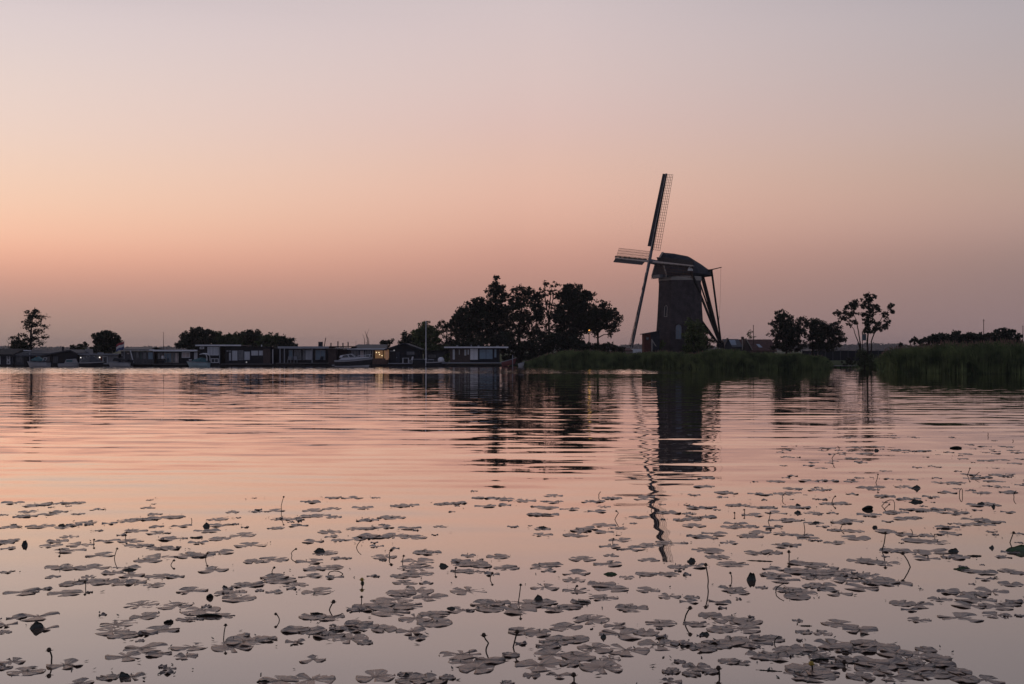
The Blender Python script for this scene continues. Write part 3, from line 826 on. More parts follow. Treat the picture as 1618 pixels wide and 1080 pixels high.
# tail
foot = M3(6.75, 0, mz(545.5))
def pole(p, q, a, b, name="tail_pole"):
    m = MB(); m.bar(p, q, a, a, (0, 0, 1), b, b); m.build(name, TIMBER, mill)
pole(M3(3.7, 0, mz(434)), foot + Vector((0, 0, .1)), .42, .34)
pole(M3(-.4, 3.6, mz(425)), foot + U * .12, .26, .24, "brace")
pole(M3(-.4, -3.6, mz(425)), foot - U * .12, .26, .24, "brace")
pole(M3(4.0, 2.2, mz(427)), foot + U * .2 + Vector((0, 0, .5)), .22, .20, "brace")
pole(M3(4.0, -2.2, mz(427)), foot - U * .2 + Vector((0, 0, .5)), .22, .20, "brace")
pole(M3(3.6, .1, mz(512)), foot, .26, .24, "brace")
pole(M3(-.4, -3.75, mz(425)), M3(-.4, 3.75, mz(425)), .36, .36, "crossbeam")
pole(M3(4.0, -2.3, mz(427)), M3(4.0, 2.3, mz(427)), .28, .28, "crossbeam")
m = MB(); e = M3(-.4, 3.78, mz(425))
m.add([e + (-A) * a + Vector((0, 0, b)) + U * c for c in (0, .12) for a, b in ((-.42, -.5), (.42, -.5), (.10, .38), (-.10, .38))], [(0, 1, 2, 3), (7, 6, 5, 4), (0, 4, 5, 1), (1, 5, 6, 2), (2, 6, 7, 3), (3, 7, 4, 0)])
m.build("beam_end_board", WHITE, mill)
m = MB(); m.bar(M3(4.2, 0, mz(427)), M3(6.95, 0, mz(420)), .17, .17, (0, 0, 1), .12, .12); m.build("brake_pole", LATT, mill)
m = MB(); m.tube([M3(6.85, 0, mz(420)), M3(6.75, 0, mz(470)), M3(6.6, 0, mz(500)), M3(6.3, 0, mz(521))], .014, 5); m.bar(M3(6.6, 0, mz(498)), M3(6.5, 0, mz(506)), .06); m.build("brake_rope", TIMBER, mill)
m = MB(); m.box(-.5, .5, -.3, .3, -.35, .35); m.tube([(0, -.7, 0), (0, .7, 0)], .16, 10)
for a in range(8):
    m.bar((0, -.62, 0), (.75 * math.cos(a * R(45)), -.62, .75 * math.sin(a * R(45))), .06)
w_ = m.build("winch", TIMBER, mill); w_.location = foot

# shed at the foot of the mill
SS = 153.0 / F
def sz(py): return EYE + (HZ - py) * SS
sh = thing("shed", "small lean-to shed with brick-red side and sloping roof at the mill's foot", "shed", (W(1018, 0, 153).x, 153, .45))
RED = mat("red_boards", (0.085, 0.032, 0.028), 0.8, 0.25, 2.5, stretch=(6, 6, .6), spec=.1)
wdt = 24 * SS
m = MB(); m.prism([(0, -.3), (wdt * .42, -.3), (wdt * .42, sz(525.5) - .45), (0, sz(527.5) - .45)], 0, 2.6); m.build("wall", RED, sh)
m = MB(); m.prism([(wdt * .42, -.3), (wdt, -.3), (wdt, sz(523.4) - .45), (wdt * .42, sz(525.5) - .45)], .02, 2.6); m.build("wall", TAR, sh)
m = MB(); m.prism([(-.28, sz(528) - .45), (wdt + .1, sz(523.3) - .45), (wdt + .1, sz(522) - .45), (-.28, sz(526.8) - .45)], -.25, 2.8); m.build("roof", TAR, sh)
m = MB(); m.box(wdt * .55, wdt * .88, -.04, .015, 0, 1.95)
d_ = m.build("door", TIMBER, sh); m = MB(); m.ball((wdt * .6, -.06, .98), .05); m.build("handle", GREYP, d_)
m = MB(); m.box(wdt * .1, wdt * .32, -.05, -.003, sz(537) - .45, sz(532) - .45); f_ = m.build("window", TIMBER, sh); m = MB(); m.box(wdt * .13, wdt * .29, -.06, -.052, sz(536.5) - .45, sz(532.6) - .45); m.build("pane", GLASS, f_)
# white stair rail leaning in front of it
st = thing("stair", "short white stair with rails beside the mill shed door", "stair", (W(1030, 0, 151).x, 151, .45))
m = MB()
for yy in (0, .7):
    m.bar((0, yy, sz(536) - .45), (.62, yy, sz(547) - .45), .07, .05)
m.build("rail", PALE, st)
m = MB()
for k in range(4): m.box(.1 + .17 * k, .3 + .17 * k, .05, .65, .62 - .2 * k, .66 - .2 * k)
m.build("step", PALE, st)
m = MB()
for yy in (0, .7):
    m.bar((.05, yy, 0), (.05, yy, sz(536.5) - .45), .06)
m.build("post", PALE, st)
# ------------------------------------------------------------------ houseboats
NAVY = mat("dark_blue_boards", (0.022, 0.028, 0.042), 0.7, 0.25, 2.0, stretch=(5, 1, .5), spec=.25)
NAVY2 = mat("black_stained_boards", (0.014, 0.016, 0.022), 0.75, 0.25, 2.0, stretch=(5, 1, .5), spec=.2)
SLATE = mat("slate_grey_roofing", (0.035, 0.040, 0.056), 0.6, 0.2, 1.2, spec=.3)
GREYW = mat("grey_cladding", (0.075, 0.078, 0.09), 0.75, 0.2, 1.5, stretch=(3, 1, .6), spec=.2)
LGREY = mat("light_grey_cladding", (0.24, 0.24, 0.26), 0.75, 0.15, 1.5, spec=.2)
BROWN = mat("brown_slat_boards", (0.060, 0.045, 0.044), 0.8, 0.3, 2.0, stretch=(6, 1, .4), spec=.15)
FASC = mat("grey_white_fascia", (0.56, 0.57, 0.62), 0.6, 0.1, 1.0, spec=.3)
FASCD = mat("dull_fascia", (0.24, 0.25, 0.29), 0.6, 0.1, 1.0, spec=.3)
CONC = mat("wet_dark_concrete", (0.020, 0.019, 0.022), 0.7, 0.3, 1.0, spec=.2)
DECK = mat("weathered_decking", (0.10, 0.10, 0.105), 0.8, 0.2, 2.0, stretch=(1, 8, 1), spec=.2)
CURT = mat("pale_curtain_behind_glass", (0.36, 0.38, 0.43), 0.35, 0.2, 1.6, stretch=(5, 1, .3), spec=.6)
CURTB = mat("blue_blind_behind_glass", (0.12, 0.19, 0.26), 0.35, 0.2, 1.6, spec=.6)
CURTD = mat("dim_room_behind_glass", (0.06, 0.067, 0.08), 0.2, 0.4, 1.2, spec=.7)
CURTW = mat("pinkish_blind_behind_glass", (0.42, 0.35, 0.35), 0.4, 0.2, 1.5, spec=.5)
TEAL = mat("teal_canvas", (0.035, 0.10, 0.12), 0.8, 0.2, 2.0)
REDD = mat("dark_red_paint", (0.10, 0.018, 0.018), 0.6, 0.2, 1.0)
GREEN = mat("green_curtain", (0.05, 0.13, 0.11), 0.6, 0.2, 1.0)
LITO = mat("lit_orange_curtain", (0.4, 0.15, 0.05), 0.8, 0.3, 3.0, stretch=(4, 1, .5), emit=(1.0, 0.30, 0.07, 0.30))
LITR = mat("lamplit_room_wall", (0.35, 0.2, 0.12), 0.9, 0.3, 2.0, emit=(1.0, 0.55, 0.28, 0.12))
BULB = mat("glowing_bulb", (1, .9, .7), 0.5, 0.0, 1.0, emit=(1.0, 0.75, 0.42, 1.1))
BULBW = mat("glowing_white_bulb", (1, 1, .9), 0.5, 0.0, 1.0, emit=(1.0, 0.92, 0.80, 1.3))

class House:
    def __init__(h, name, label, cat, px0, D, group=None, ground=0.0):
        h.px0 = px0; h.D = D; h.s = D / F; h.g = ground
        h.t = thing(name, label, cat, (W(px0, 0, D).x, D, ground), 0, group)
    def x(h, px): return (px - h.px0) * h.s
    def z(h, py): return EYE + (HZ - py) * h.s - h.g
    def hull(h, a, b, top=575.5, dy0=-.3, dy1=6.2, m=None):
        q = MB(); q.box(h.x(a), h.x(b), dy0, dy1, -.35 - h.g, h.z(top)); q.build("hull", m or CONC, h.t); return h
    def deck(h, a, b, y, dy0=-1.0, th=.10, m=None, dy1=.0):
        q = MB(); q.box(h.x(a), h.x(b), dy0, dy1, h.z(y) - th, h.z(y)); q.build("deck", m or DECK, h.t); return h
    def wall(h, a, b, y0, y1, m, dy0=0.0, dy1=5.5):
        q = MB(); q.box(h.x(a), h.x(b), dy0, dy1, h.z(y1), h.z(y0)); return q.build("wall", m, h.t)
    def gable(h, poly, m, dy0=0.0, dy1=5.5, name="wall"):
        q = MB(); q.prism([(h.x(a), h.z(b)) for a, b in poly], dy0, dy1); return q.build(name, m, h.t)
    def roof(h, a, b, y, th, m, dy0=-.6, dy1=5.9, name="roof"):
        q = MB(); q.box(h.x(a), h.x(b), dy0, dy1, h.z(y) - th * h.s, h.z(y)); r = q.build(name, SLATE if m in (FASC, FASCD) else m, h.t)
        if m in (FASC, FASCD):
            q = MB(); q.box(h.x(a) - .02, h.x(b) + .02, dy0 - .06, dy0 - .003, h.z(y) - th * h.s - .02, h.z(y) + .03); q.build("fascia", m, r)
        return r
    def slope(h, a, b, y_front, y_back, th, m, dy0=-.7, dy1=4.0, a2=None, b2=None):
        """roof plane rising from the front eave to the ridge"""
        a2 = a if a2 is None else a2; b2 = b if b2 is None else b2
        zf, zk = h.z(y_front), h.z(y_back)
        q = MB(); q.loft([[(h.x(a), dy0, zf - th), (h.x(b), dy0, zf - th), (h.x(b), dy0, zf), (h.x(a), dy0, zf)],
                          [(h.x(a2), dy1, zk - th), (h.x(b2), dy1, zk - th), (h.x(b2), dy1, zk), (h.x(a2), dy1, zk)],
                          [(h.x(a2), dy1 * 2, zf - th), (h.x(b2), dy1 * 2, zf - th), (h.x(b2), dy1 * 2, zf), (h.x(a2), dy1 * 2, zf)]])
        return q.build("roof", m, h.t)
    def win(h, a, b, y0, y1, fm, pm, n=0, dy=0.0, fw=.08, name="window"):
        x0, x1, z1, z0 = h.x(a), h.x(b), h.z(y0), h.z(y1)
        q = MB()
        q.box(x0, x1, dy - .06, dy + .02, z0, z0 + fw); q.box(x0, x1, dy - .06, dy + .02, z1 - fw, z1)
        q.box(x0, x0 + fw, dy - .058, dy + .02, z0 + fw, z1 - fw); q.box(x1 - fw, x1, dy - .058, dy + .02, z0 + fw, z1 - fw)
        for i in range(n):
            c = x0 + (x1 - x0) * (i + 1) / (n + 1); q.box(c - fw * .4, c + fw * .4, dy - .055, dy + .02, z0 + fw, z1 - fw)
        f = q.build(name, fm, h.t)
        q = MB(); q.box(x0 + fw, x1 - fw, dy - .03, dy + .015, z0 + fw, z1 - fw); q.build("pane", pm, f)
        return f
    def door(h, a, b, y0, y1, m, dy=0.0):
        q = MB(); x0, x1, z1, z0 = h.x(a), h.x(b), h.z(y0), h.z(y1)
        q.box(x0, x1, dy - .05, dy + .02, z0, z1); d = q.build("door", m, h.t)
        q = MB(); q.ball((x0 + .12, dy - .09, z0 + (z1 - z0) * .48), .045); q.build("handle", FASC, d); return d
    def post(h, a, y0, y1, m, dy=-.5, w=.10, name="post", a2=None):
        q = MB(); q.bar((h.x(a), dy, h.z(y0)), (h.x(a2 if a2 else a), dy, h.z(y1)), w); return q.build(name, m, h.t)
    def box(h, name, a, b, y0, y1, m, dy0, dy1):
        q = MB(); q.box(h.x(a), h.x(b), dy0, dy1, h.z(y1), h.z(y0)); return q.build(name, m, h.t)

GHB = "houseboats moored along the far bank"
# 1 shed houseboat cut by the left edge
h = House("houseboat", "dark houseboat cut by the left edge, with a white-framed two-part window", "houseboat", -40, 156.5, GHB)
h.hull(-40, 21); h.wall(-38, 21, 559, 575.5, NAVY)
h.slope(-42, 24, 559.5, 550.5, .25, NAVY2, b2=18)
h.win(11, 16.2, 560.5, 568.5, FASC, CURTD); h.win(11, 16.2, 569.2, 575, FASC, CURTD); h.win(-4, 0.8, 560.5, 575, FASC, CURTD)
# 2 low grey roofed with the orange lamp-lit window
h = House("houseboat", "low houseboat with slate roof and a lamp-lit orange window behind the teal-covered boat", "houseboat", 20, 157, GHB)
h.hull(21.5, 80); h.wall(22, 80, 558, 575.5, GREYW); h.slope(19, 90, 560.5, 553, .2, SLATE, a2=32)
h.win(25, 36, 561, 572, GREYW, CURTD, 2); h.win(56.5, 62.5, 559.5, 568, TIMBER, LITO); h.win(66, 80, 561, 571, GREYW, CURTD, 1)
h.post(49.5, 557, 575, FASCD); h.wall(38, 55, 559.5, 575.5, NAVY2, -.02, .4)
h.box("skylight", 25, 33, 552.6, 554.5, FASC, 2.4, 3.4)
# 3 wide low gable
h = House("houseboat", "wide dark houseboat with a low-pitched gable roof left of the cabin boats", "houseboat", 80, 156, GHB)
h.hull(80.5, 121); h.gable([(81, 575.5), (81, 559), (113, 553.5), (121, 558), (121, 575.5)], NAVY2)
h.gable([(62, 561.5), (113, 552), (123, 557), (123, 558.6), (113, 553.6), (62, 563)], SLATE, -.5, 6, "roof")
h.win(84, 92, 563, 573, GREYW, CURTD, 1); h.box("chimney", 88.8, 90.8, 547, 555, TAR, 2, 2.3); h.box("vent", 105, 107, 550, 553.5, TAR, 2, 2.3)
# 4 light grey low houseboat
h = House("houseboat", "low light-grey houseboat with a dark red door under the compact tree", "houseboat", 119, 157, GHB)
h.hull(121.5, 189); h.wall(122, 187, 560, 575.5, LGREY); h.roof(119, 190, 558.6, 1.3, FASCD)
h.win(121.5, 125, 563, 569, FASC, CURTD); h.win(129, 133, 563.5, 569, FASC, CURTD); h.win(137, 142, 561, 566, FASC, GLASS); h.win(143, 150, 562, 570, FASC, CURTD, 1)
h.door(157, 161.5, 563, 573, REDD); h.win(162.5, 170, 562.5, 574.5, FASC, CURTD, 0); h.win(172.5, 178.5, 561.5, 571, LGREY, LGREY, 0)
q = MB(); q.ball((h.x(158.3), -.2, h.z(564.3)), .10); q.build("wall_lamp", BULBW, h.t)
h.box("roof_box", 121.5, 128, 551, 558.5, LGREY, 3, 4.5); h.box("roof_hatch", 150, 156, 556.5, 558.6, FASCD, 1, 2)
# 5 long one with raised roof, sloping prop
h = House("houseboat", "long grey houseboat with raised roof and a sloping white prop, right of the flag", "houseboat", 186, 156.5, GHB)
h.hull(190, 243.4); h.wall(191, 243.4, 554.5, 575.5, GREYW); h.roof(187, 246, 551.8, 1.6, FASC)
h.slope(192, 238, 551.8, 547.5, .12, SLATE, a2=197, b2=232)
for a, b, y0, y1, pm in ((191.5, 194.5, 557, 562.5, CURT), (200, 205, 556.5, 560, CURTW), (213, 220, 555.5, 566, CURTD), (221.5, 224.2, 555.5, 568, GREEN), (225, 232, 555.5, 568, CURTD), (233.5, 242.5, 555.5, 568, CURTB)):
    h.win(a, b, y0, y1, GREYW, pm, 0)
h.post(209.2, 553, 573, FASC, -.9, .11, "prop", 214.5)
h.deck(196, 243, 574, -1.2); h.box("railing", 200, 243, 568.6, 569.3, GREYW, -1.15, -1.08)
for k in range(8): h.post(201 + k * 5.9, 569.2, 574, GREYW, -1.1, .05, "baluster")
# 6 with pale flat fascia, big windows
h = House("houseboat", "dark houseboat with pale flat roof edge and a person seated before it", "houseboat", 242, 155.6, GHB)
h.hull(243.7, 313); h.wall(245.5, 310, 555, 575.5, NAVY2, .7, 6); h.roof(243, 313, 552.6, 1.9, FASC, -.4)
h.win(246, 256, 556.5, 568, TIMBER, CURTD, 1, .7); h.win(256.5, 269, 557, 573, PALE, CURTB, 2, .7); h.win(270, 280, 557, 573, PALE, CURTD, 1, .7)
h.win(285, 298, 556, 565, FASC, CURTW, 1, .7); h.win(304.6, 309.8, 556.5, 567.2, FASC, CURT, 2, .7)
h.box("curtain", 275, 278.5, 557.6, 572, CURTW, .6, .66)
h.deck(244, 300, 574.5, -.9, dy1=.69)
# 7 two storey
h = House("houseboat", "two-storey black houseboat with white-framed windows and a thin pale roof edge", "houseboat", 311, 156.2, GHB)
h.hull(313.3, 348); h.wall(314.5, 348, 546.5, 575.5, NAVY2); h.roof(310.5, 382, 544.6, 1.6, FASC, -.5)
h.win(315.8, 322.5, 547.6, 551.2, FASC, GLASS); h.win(328, 345.5, 547.6, 561, FASC, CURT, 2); h.win(333.2, 345.5, 566, 573, FASC, CURTD, 1)
h.post(347.3, 546, 574, FASCD, -.1); h.wall(348.2, 382, 546.3, 575.3, NAVY2, 2.5, 5.4)
# 8 long black with six windows
h = House("houseboat", "long flat black houseboat with a row of pale windows right of the two-storey one", "houseboat", 348, 156.0, GHB)
h.hull(348.3, 434); h.wall(356, 428, 548, 575, NAVY2, 0, 2.3); h.roof(352, 436, 547.4, 1.2, NAVY2, -.2, 2.4)
for a, b, y0, y1, pm in ((358, 361, 553.5, 555, CURT), (362, 365, 553.5, 555, CURT), (362, 365, 556.8, 569.5, CURT), (366.5, 375.5, 553.5, 569.3, CURT), (377, 384.5, 553.5, 568.5, CURTD), (386, 395, 555, 568.5, CURT), (397, 408, 553.5, 561.5, CURT), (409, 415.5, 553.5, 561.3, CURT)):
    h.win(a, b, y0, y1, FASCD, pm, 0, fw=.05)
h.wall(416, 427, 551, 573.3, BROWN, -.04, .02); h.post(431.6, 551.5, 574.5, FASC, -.2, .08)
h.deck(352, 434, 574.2, -1.0); h.box("roof_vent", 410, 411.4, 544.2, 547.4, FASC, 1, 1.15)
q = MB(); q.ball((h.x(391.3), -.7, h.z(571.8)), .10); q.build("deck_lamp", mat("dim_white_globe", (.7, .7, .7), .5, emit=(1, .95, .9, .15)), h.t)
# 9 veranda houseboat
h = House("houseboat", "long houseboat with a columned veranda and pale blue windows left of the cruiser", "houseboat", 433, 156.3, GHB)
h.hull(434.3, 531); h.wall(437, 518, 550.5, 575, NAVY2, 1.2, 6); h.roof(440, 520, 547.2, 2.8, FASCD, -.4)
h.wall(424, 440, 549, 575, NAVY2, 3, 5)  # added dark backing, hides the bright meadow so the gap between houseboats stays dark
for a in (443, 449.8, 493.5): h.post(a, 549.5, 574, FASCD, -.2, .12, "column")
for a, b, pm in ((453.5, 460, CURTB), (462.5, 473.5, CURTD), (476, 479, CURTD), (480, 491.5, CURT), (496, 512, CURTB)):
    h.win(a, b, 552.5, 568.5, FASCD, pm, 1 if b - a > 8 else 0, 1.2, .06)
h.deck(437, 519, 573, -.6, dy1=1.19); h.wall(518, 531, 551, 575, BROWN, .4, 6); h.roof(520, 560, 546.6, 1.4, NAVY2, -.1)
h.box("chimney", 499, 505.2, 539.5, 547, TAR, 2, 2.6)
h.post(508.5, 547, 533, LATT, 2, .10, "stove_pipe", 511)
for a, y in ((518.8, 542), (530, 539.5), (538, 542), (546.3, 540.5)):
    h.box("stove_pipe", a - .8, a + .8, y, 547, TAR, 2.2, 2.35); h.box("pipe_cap", a - 1.1, a + 1.1, y - .6, y - .03, TAR, 2.15, 2.4)
h.post(559.3, 547, 537.5, TIMBER, 2, .03, "aerial")
# 10 dark roof with lamp-lit room
h = House("houseboat", "houseboat with dark hipped roof and a lamp-lit room by the cruiser's bow", "houseboat", 530, 157, GHB)
h.hull(531.5, 616); h.wall(531.5, 548, 551.5, 575, BROWN, 1.5, 6); h.wall(548, 588.5, 552, 575, NAVY2, .3, 6)
h.slope(550, 612, 551.2, 543.5, .2, SLATE, dy0=-.3, a2=560, b2=606); h.box("fascia", 549, 609, 550.2, 551.8, FASC, -.4, -.31)
h.win(555, 566, 552.8, 566, FASCD, CURTD, 1, .3); h.win(568, 575, 552.8, 566, FASCD, CURTW, 0, .3); h.win(576.5, 586, 552.8, 566, FASCD, CURTD, 0, .3)
h.wall(588.5, 612, 566, 575, mat("brick_parapet", (.10, .06, .05), .8, .3, 3), .0, 6)
rm = h.box("back_wall", 588.6, 612, 552, 566, LITR, 3.0, 3.1); 
h.post(588.8, 552, 566, PALE, .05, .14); h.post(611.3, 552, 568, mat("lamplit_curtain", (.4, .25, .18), .8, emit=(1, .5, .3, .10)), .1, .38, "curtain"); h.post(605.5, 552, 566, TIMBER, .1, .12)
q = MB()
for a, y in ((593.5, 556.5), (598.6, 559.8), (602.5, 561.6), (597.6, 556.6)): q.ball((h.x(a), .9, h.z(y)), .085)
q.build("room_lamp", BULB, h.t)
# 11 gabled dark
h = House("houseboat", "dark gabled houseboat with white garden table and chairs on its deck", "houseboat", 609, 155.8, GHB)
h.hull(612.5, 673); h.gable([(614, 575), (614, 551.5), (636, 543.6), (641, 543.6), (663, 551.5), (663, 575)], NAVY2, .5, 5.5)
h.gable([(607, 551.4), (636, 542), (641, 542), (666, 551.4), (666, 553), (641, 543.5), (636, 543.5), (607, 553)], NAVY, -.2, 6, "roof")
h.win(616, 621, 553.5, 555, FASCD, CURTD, 0, .5, .04); h.door(625, 631, 556, 572.5, NAVY, .5); h.win(641.5, 655, 554.5, 561, NAVY, CURTD, 2, .5)
q = MB(); q.ball((h.x(622.3), .35, h.z(553.3)), .09); q.build("wall_lamp", mat("pale_globe", (.7, .7, .75), .5, emit=(1, .95, .9, .25)), h.t)
h.deck(614, 652, 573.4, -.8, dy1=.49, m=FASCD); h.wall(652, 672.5, 567.5, 575.5, NAVY2, -.2, .3); h.box("coping", 651.5, 673, 566.8, 567.5, FASCD, -.25, .35)
# 12 grey shed
h = House("boathouse", "low grey boathouse between the white mast and the brown houseboat", "boathouse", 672, 161, None)
h.hull(673, 708); h.wall(674, 706, 554.6, 576, GREYW, 0, 5); h.roof(672, 708, 553.4, 1.0, NAVY2); h.win(676, 690, 559, 566, NAVY2, CURTD, 2)
# 13 brown houseboat
h = House("houseboat", "brown board houseboat with bright flat roof edge and blue blind, beside the big trees", "houseboat", 693, 155, GHB)
h.hull(694, 800, 575.8, -.3); h.wall(711, 743, 550.3, 573, BROWN); h.roof(702.5, 803, 547.6, 1.7, FASC, -.7)
h.wall(743, 789, 550.3, 573, NAVY2, .05, 5.4)
h.win(715.5, 718.5, 552, 567.5, FASC, CURT, 0, fw=.05); h.win(725, 726.5, 552, 560, PALE, CURT, 0, fw=.03); h.win(733.5, 737, 552, 561.5, PALE, CURT, 0, fw=.05); h.win(738.6, 741.3, 552, 560, PALE, CURT, 0, fw=.05)
h.wall(743, 755, 550.6, 568, mat("off_white_panel", (.58, .58, .62), .6, .06), -.02, .04); h.box("panel_joint", 748.8, 749.1, 550.7, 567.9, GREYW, -.03, -.021)
h.win(757, 779, 551, 567.5, NAVY, CURTB, 1, .05, .07); h.win(780.5, 785, 551, 565, NAVY, CURTB, 0, .05, .06)
h.deck(693, 800, 572.3, -.9, .12, FASCD)
for a, y, w in ((721.5, 544.9, 1.5), (744, 544.4, .8), (755.5, 545.2, 1.4), (786, 545.8, 2.5)): h.box("roof_vent", a - w, a + w, y, 547.6, FASCD, 1.5, 1.9)

# ------------------------------------------------------------------ boats
HULLW = mat("boat_white_gelcoat", (0.38, 0.38, 0.41), 0.35, 0.08, 1.0, coat=.3)
HULLG = mat("boat_grey_hull", (0.34, 0.34, 0.36), 0.45, 0.12, 1.0)
HULLD = mat("boat_dark_hull", (0.012, 0.014, 0.022), 0.35, 0.15, 1.0)
HULLT = mat("boat_pale_teal_hull", (0.28, 0.38, 0.42), 0.45, 0.1, 1.0)
def hull_rings(Lb, B, Hm, bow=0.35, z0=-.25, sheer=.25, k0=0.0, k1=1.0, n=12):
    """stern at x=0, bow at x=Lb; k0..k1 is the strip of the side used"""
    rings = []
    for i in range(n + 1):
        t = i / n
        b = B / 2 * (1 - max(0, (t - .45) / .55) ** 2.2) * (0.88 + .12 * min(1, t * 5))
        zt = Hm * (1 + sheer * t * t); rake = bow * t * t
        def P(k, sgn):
            z = z0 + (zt - z0) * k
            bb = b * (0.45 + .55 * k ** .5)
            return (Lb * t * (1 - .10) + (Lb * .10 + 0) * t * (k) + rake * (k - .5) * .6, sgn * max(.015, bb), z)
        rings.append([P(k0, 1), P((k0 + k1) / 2, 1), P(k1, 1), P(k1, -1), P((k0 + k1) / 2, -1), P(k0, -1)])
    return rings
def boat(label, px0, px1, D, H, hm, flip=False, beam=1.9, name="motorboat", group="boats moored in front of the houseboats", sheer=.25):
    Lb = (px1 - px0) * D / F
    t = thing(name, label, "boat", (W(px0, 0, D).x, D, 0), 0, group)
    if flip:
        t.location.x = W(px1, 0, D).x; t.rotation_euler.z = math.pi
    m = MB(); m.loft(hull_rings(Lb, beam, H, sheer=sheer)); m.build("hull", hm, t)
    m = MB()
    rg = hull_rings(Lb, beam + .07, H, sheer=sheer, k0=.92, k1=1.03); m.loft(rg); m.build("gunwale", FASCD if hm is not HULLD else HULLW, t)
    return t, Lb
t, Lb = boat("small pale open boat with teal cover, left of the other boats", 44, 77, 153.6, .58, HULLG, True)
m = MB(); m.loft([[(Lb * .25, -.7, .78), (Lb * .25, .7, .78), (Lb * .25, .5, 1.0), (Lb * .25, -.5, 1.0)], [(Lb * .5, -.7, .8), (Lb * .5, .7, .8), (Lb * .5, .4, 1.45), (Lb * .5, -.4, 1.45)], [(Lb * .8, -.5, .9), (Lb * .8, .5, .9), (Lb * .8, .2, 1.05), (Lb * .8, -.2, 1.05)]]); m.build("cover", TEAL, t)
m = MB(); m.bar((Lb * .22, -.5, .85), (Lb * .16, -.5, 1.25), .05); m.bar((Lb * .22, .5, .85), (Lb * .16, .5, 1.25), .05); m.bar((Lb * .16, -.5, 1.25), (Lb * .16, .5, 1.25), .05); m.build("windscreen_frame", FASC, t)
t, Lb = boat("flat white cabin boat in front of the low-pitched gable houseboat", 95, 127, 153.4, .45, HULLG, False)
m = MB(); m.loft([[(Lb * .30, -.75, .45), (Lb * .30, .75, .45), (Lb * .38, .6, 1.05), (Lb * .38, -.6, 1.05)], [(Lb * .8, -.7, .5), (Lb * .8, .7, .5), (Lb * .72, .5, 1.12), (Lb * .72, -.5, 1.12)]]); m.build("cabin", LGREY, t)
m = MB(); m.box(Lb * .4, Lb * .7, -.72, -.66, .68, .95); m.build("cabin_window", TEAL, t)
t, Lb = boat("boat under a dark peaked tarpaulin beside the white cabin boat", 128, 164, 153.8, .55, HULLD, False)
m = MB(); m.loft([[(Lb * .02, -.85, .5), (Lb * .02, .85, .5), (Lb * .05, 0, .95)], [(Lb * .45, -.95, .5), (Lb * .45, .95, .5), (Lb * .45, 0, 1.6)], [(Lb * .97, -.2, .6), (Lb * .97, .2, .6), (Lb * .95, 0, .75)]]); m.build("tarpaulin", mat("dark_tarpaulin", (.03, .034, .045), .6, .2), t)
q = MB(); q.bar((Lb * .08, -.75, .5), (Lb * .08, -.75, 1.22), .04); lp_ = q.build("lantern", FASCD, t); q = MB(); q.ball((Lb * .08, -.75, 1.28), .075); q.build("lantern_globe", BULBW, lp_)
t, Lb = boat("long low white open boat under the flag, left of the grey long houseboat", 171, 207, 153.5, .55, HULLG, True, 2.0)
m = MB(); m.loft([[(Lb * .1, -.7, .75), (Lb * .1, .7, .75), (Lb * .1, .4, 1.0), (Lb * .1, -.4, 1.0)], [(Lb * .75, -.6, .8), (Lb * .75, .6, .8), (Lb * .7, .3, 1.25), (Lb * .7, -.3, 1.25)]]); m.build("cover", NAVY2, t)
m = MB(); m.box(-.28, .05, -.2, .2, .1, .95); m.build("outboard_motor", NAVY2, t)
t, Lb = boat("pale teal boat with a white arched canopy moored by the two-storey houseboat", 296, 330, 153.4, .62, HULLT, True, 2.0)
m = MB()
arc = [(Lb * .02, .85), (Lb * .02, 1.35), (Lb * .06, 1.72), (Lb * .2, 1.85), (Lb * .36, 1.72)]
for yy in (-.75, .75):
    m.tube([(a, yy, b) for a, b in arc], .045, 5)
m.loft([[(a, -.76, b), (a, .76, b), (a, .76, b + .06), (a, -.76, b + .06)] for a, b in arc[2:]]); m.build("canopy", FASC, t)
m = MB(); m.loft([[(Lb * .1, -.75, .65), (Lb * .1, .75, .65), (Lb * .1, .5, 1.1), (Lb * .1, -.5, 1.1)], [(Lb * .4, -.75, .7), (Lb * .4, .75, .7), (Lb * .34, .55, 1.3), (Lb * .34, -.55, 1.3)], [(Lb * .75, -.6, .75), (Lb * .75, .6, .75), (Lb * .7, .2, 1.0), (Lb * .7, -.2, 1.0)]]); m.build("cover", TEAL, t)
m = MB()
for xx in (.86, .93): m.ball((Lb * xx, -.3, .95), .10)
m.build("fender", FASC, t)
# the cruiser
t, Lb = boat("white motor cruiser with dark hull band and raised bow, largest of the moored boats", 530, 588, 152.8, .90, HULLW, False, 2.3, "cruiser", sheer=.5)
m = MB(); m.loft(hull_rings(Lb * 1.003, 2.36, .90, sheer=.5, k0=.34, k1=.82)); m.build("hull_band", HULLD, t)
m = MB(); m.loft(hull_rings(Lb * .97, 2.34, .90, sheer=.5, k0=.16, k1=.30)); m.build("waterline_stripe", HULLW, t)
m = MB(); m.loft([[(Lb * .12, -.95, .95), (Lb * .12, .95, .95), (Lb * .2, .75, 1.29), (Lb * .2, -.75, 1.29)], [(Lb * .5, -.95, 1.02), (Lb * .5, .95, 1.02), (Lb * .5, .75, 1.35), (Lb * .5, -.75, 1.35)], [(Lb * .75, -.8, 1.13), (Lb * .75, .8, 1.13), (Lb * .7, .5, 1.38), (Lb * .7, -.5, 1.38)], [(Lb * .93, -.25, 1.31), (Lb * .93, .25, 1.31), (Lb * .9, .1, 1.38), (Lb * .9, -.1, 1.38)]]); m.build("deck", HULLW, t)
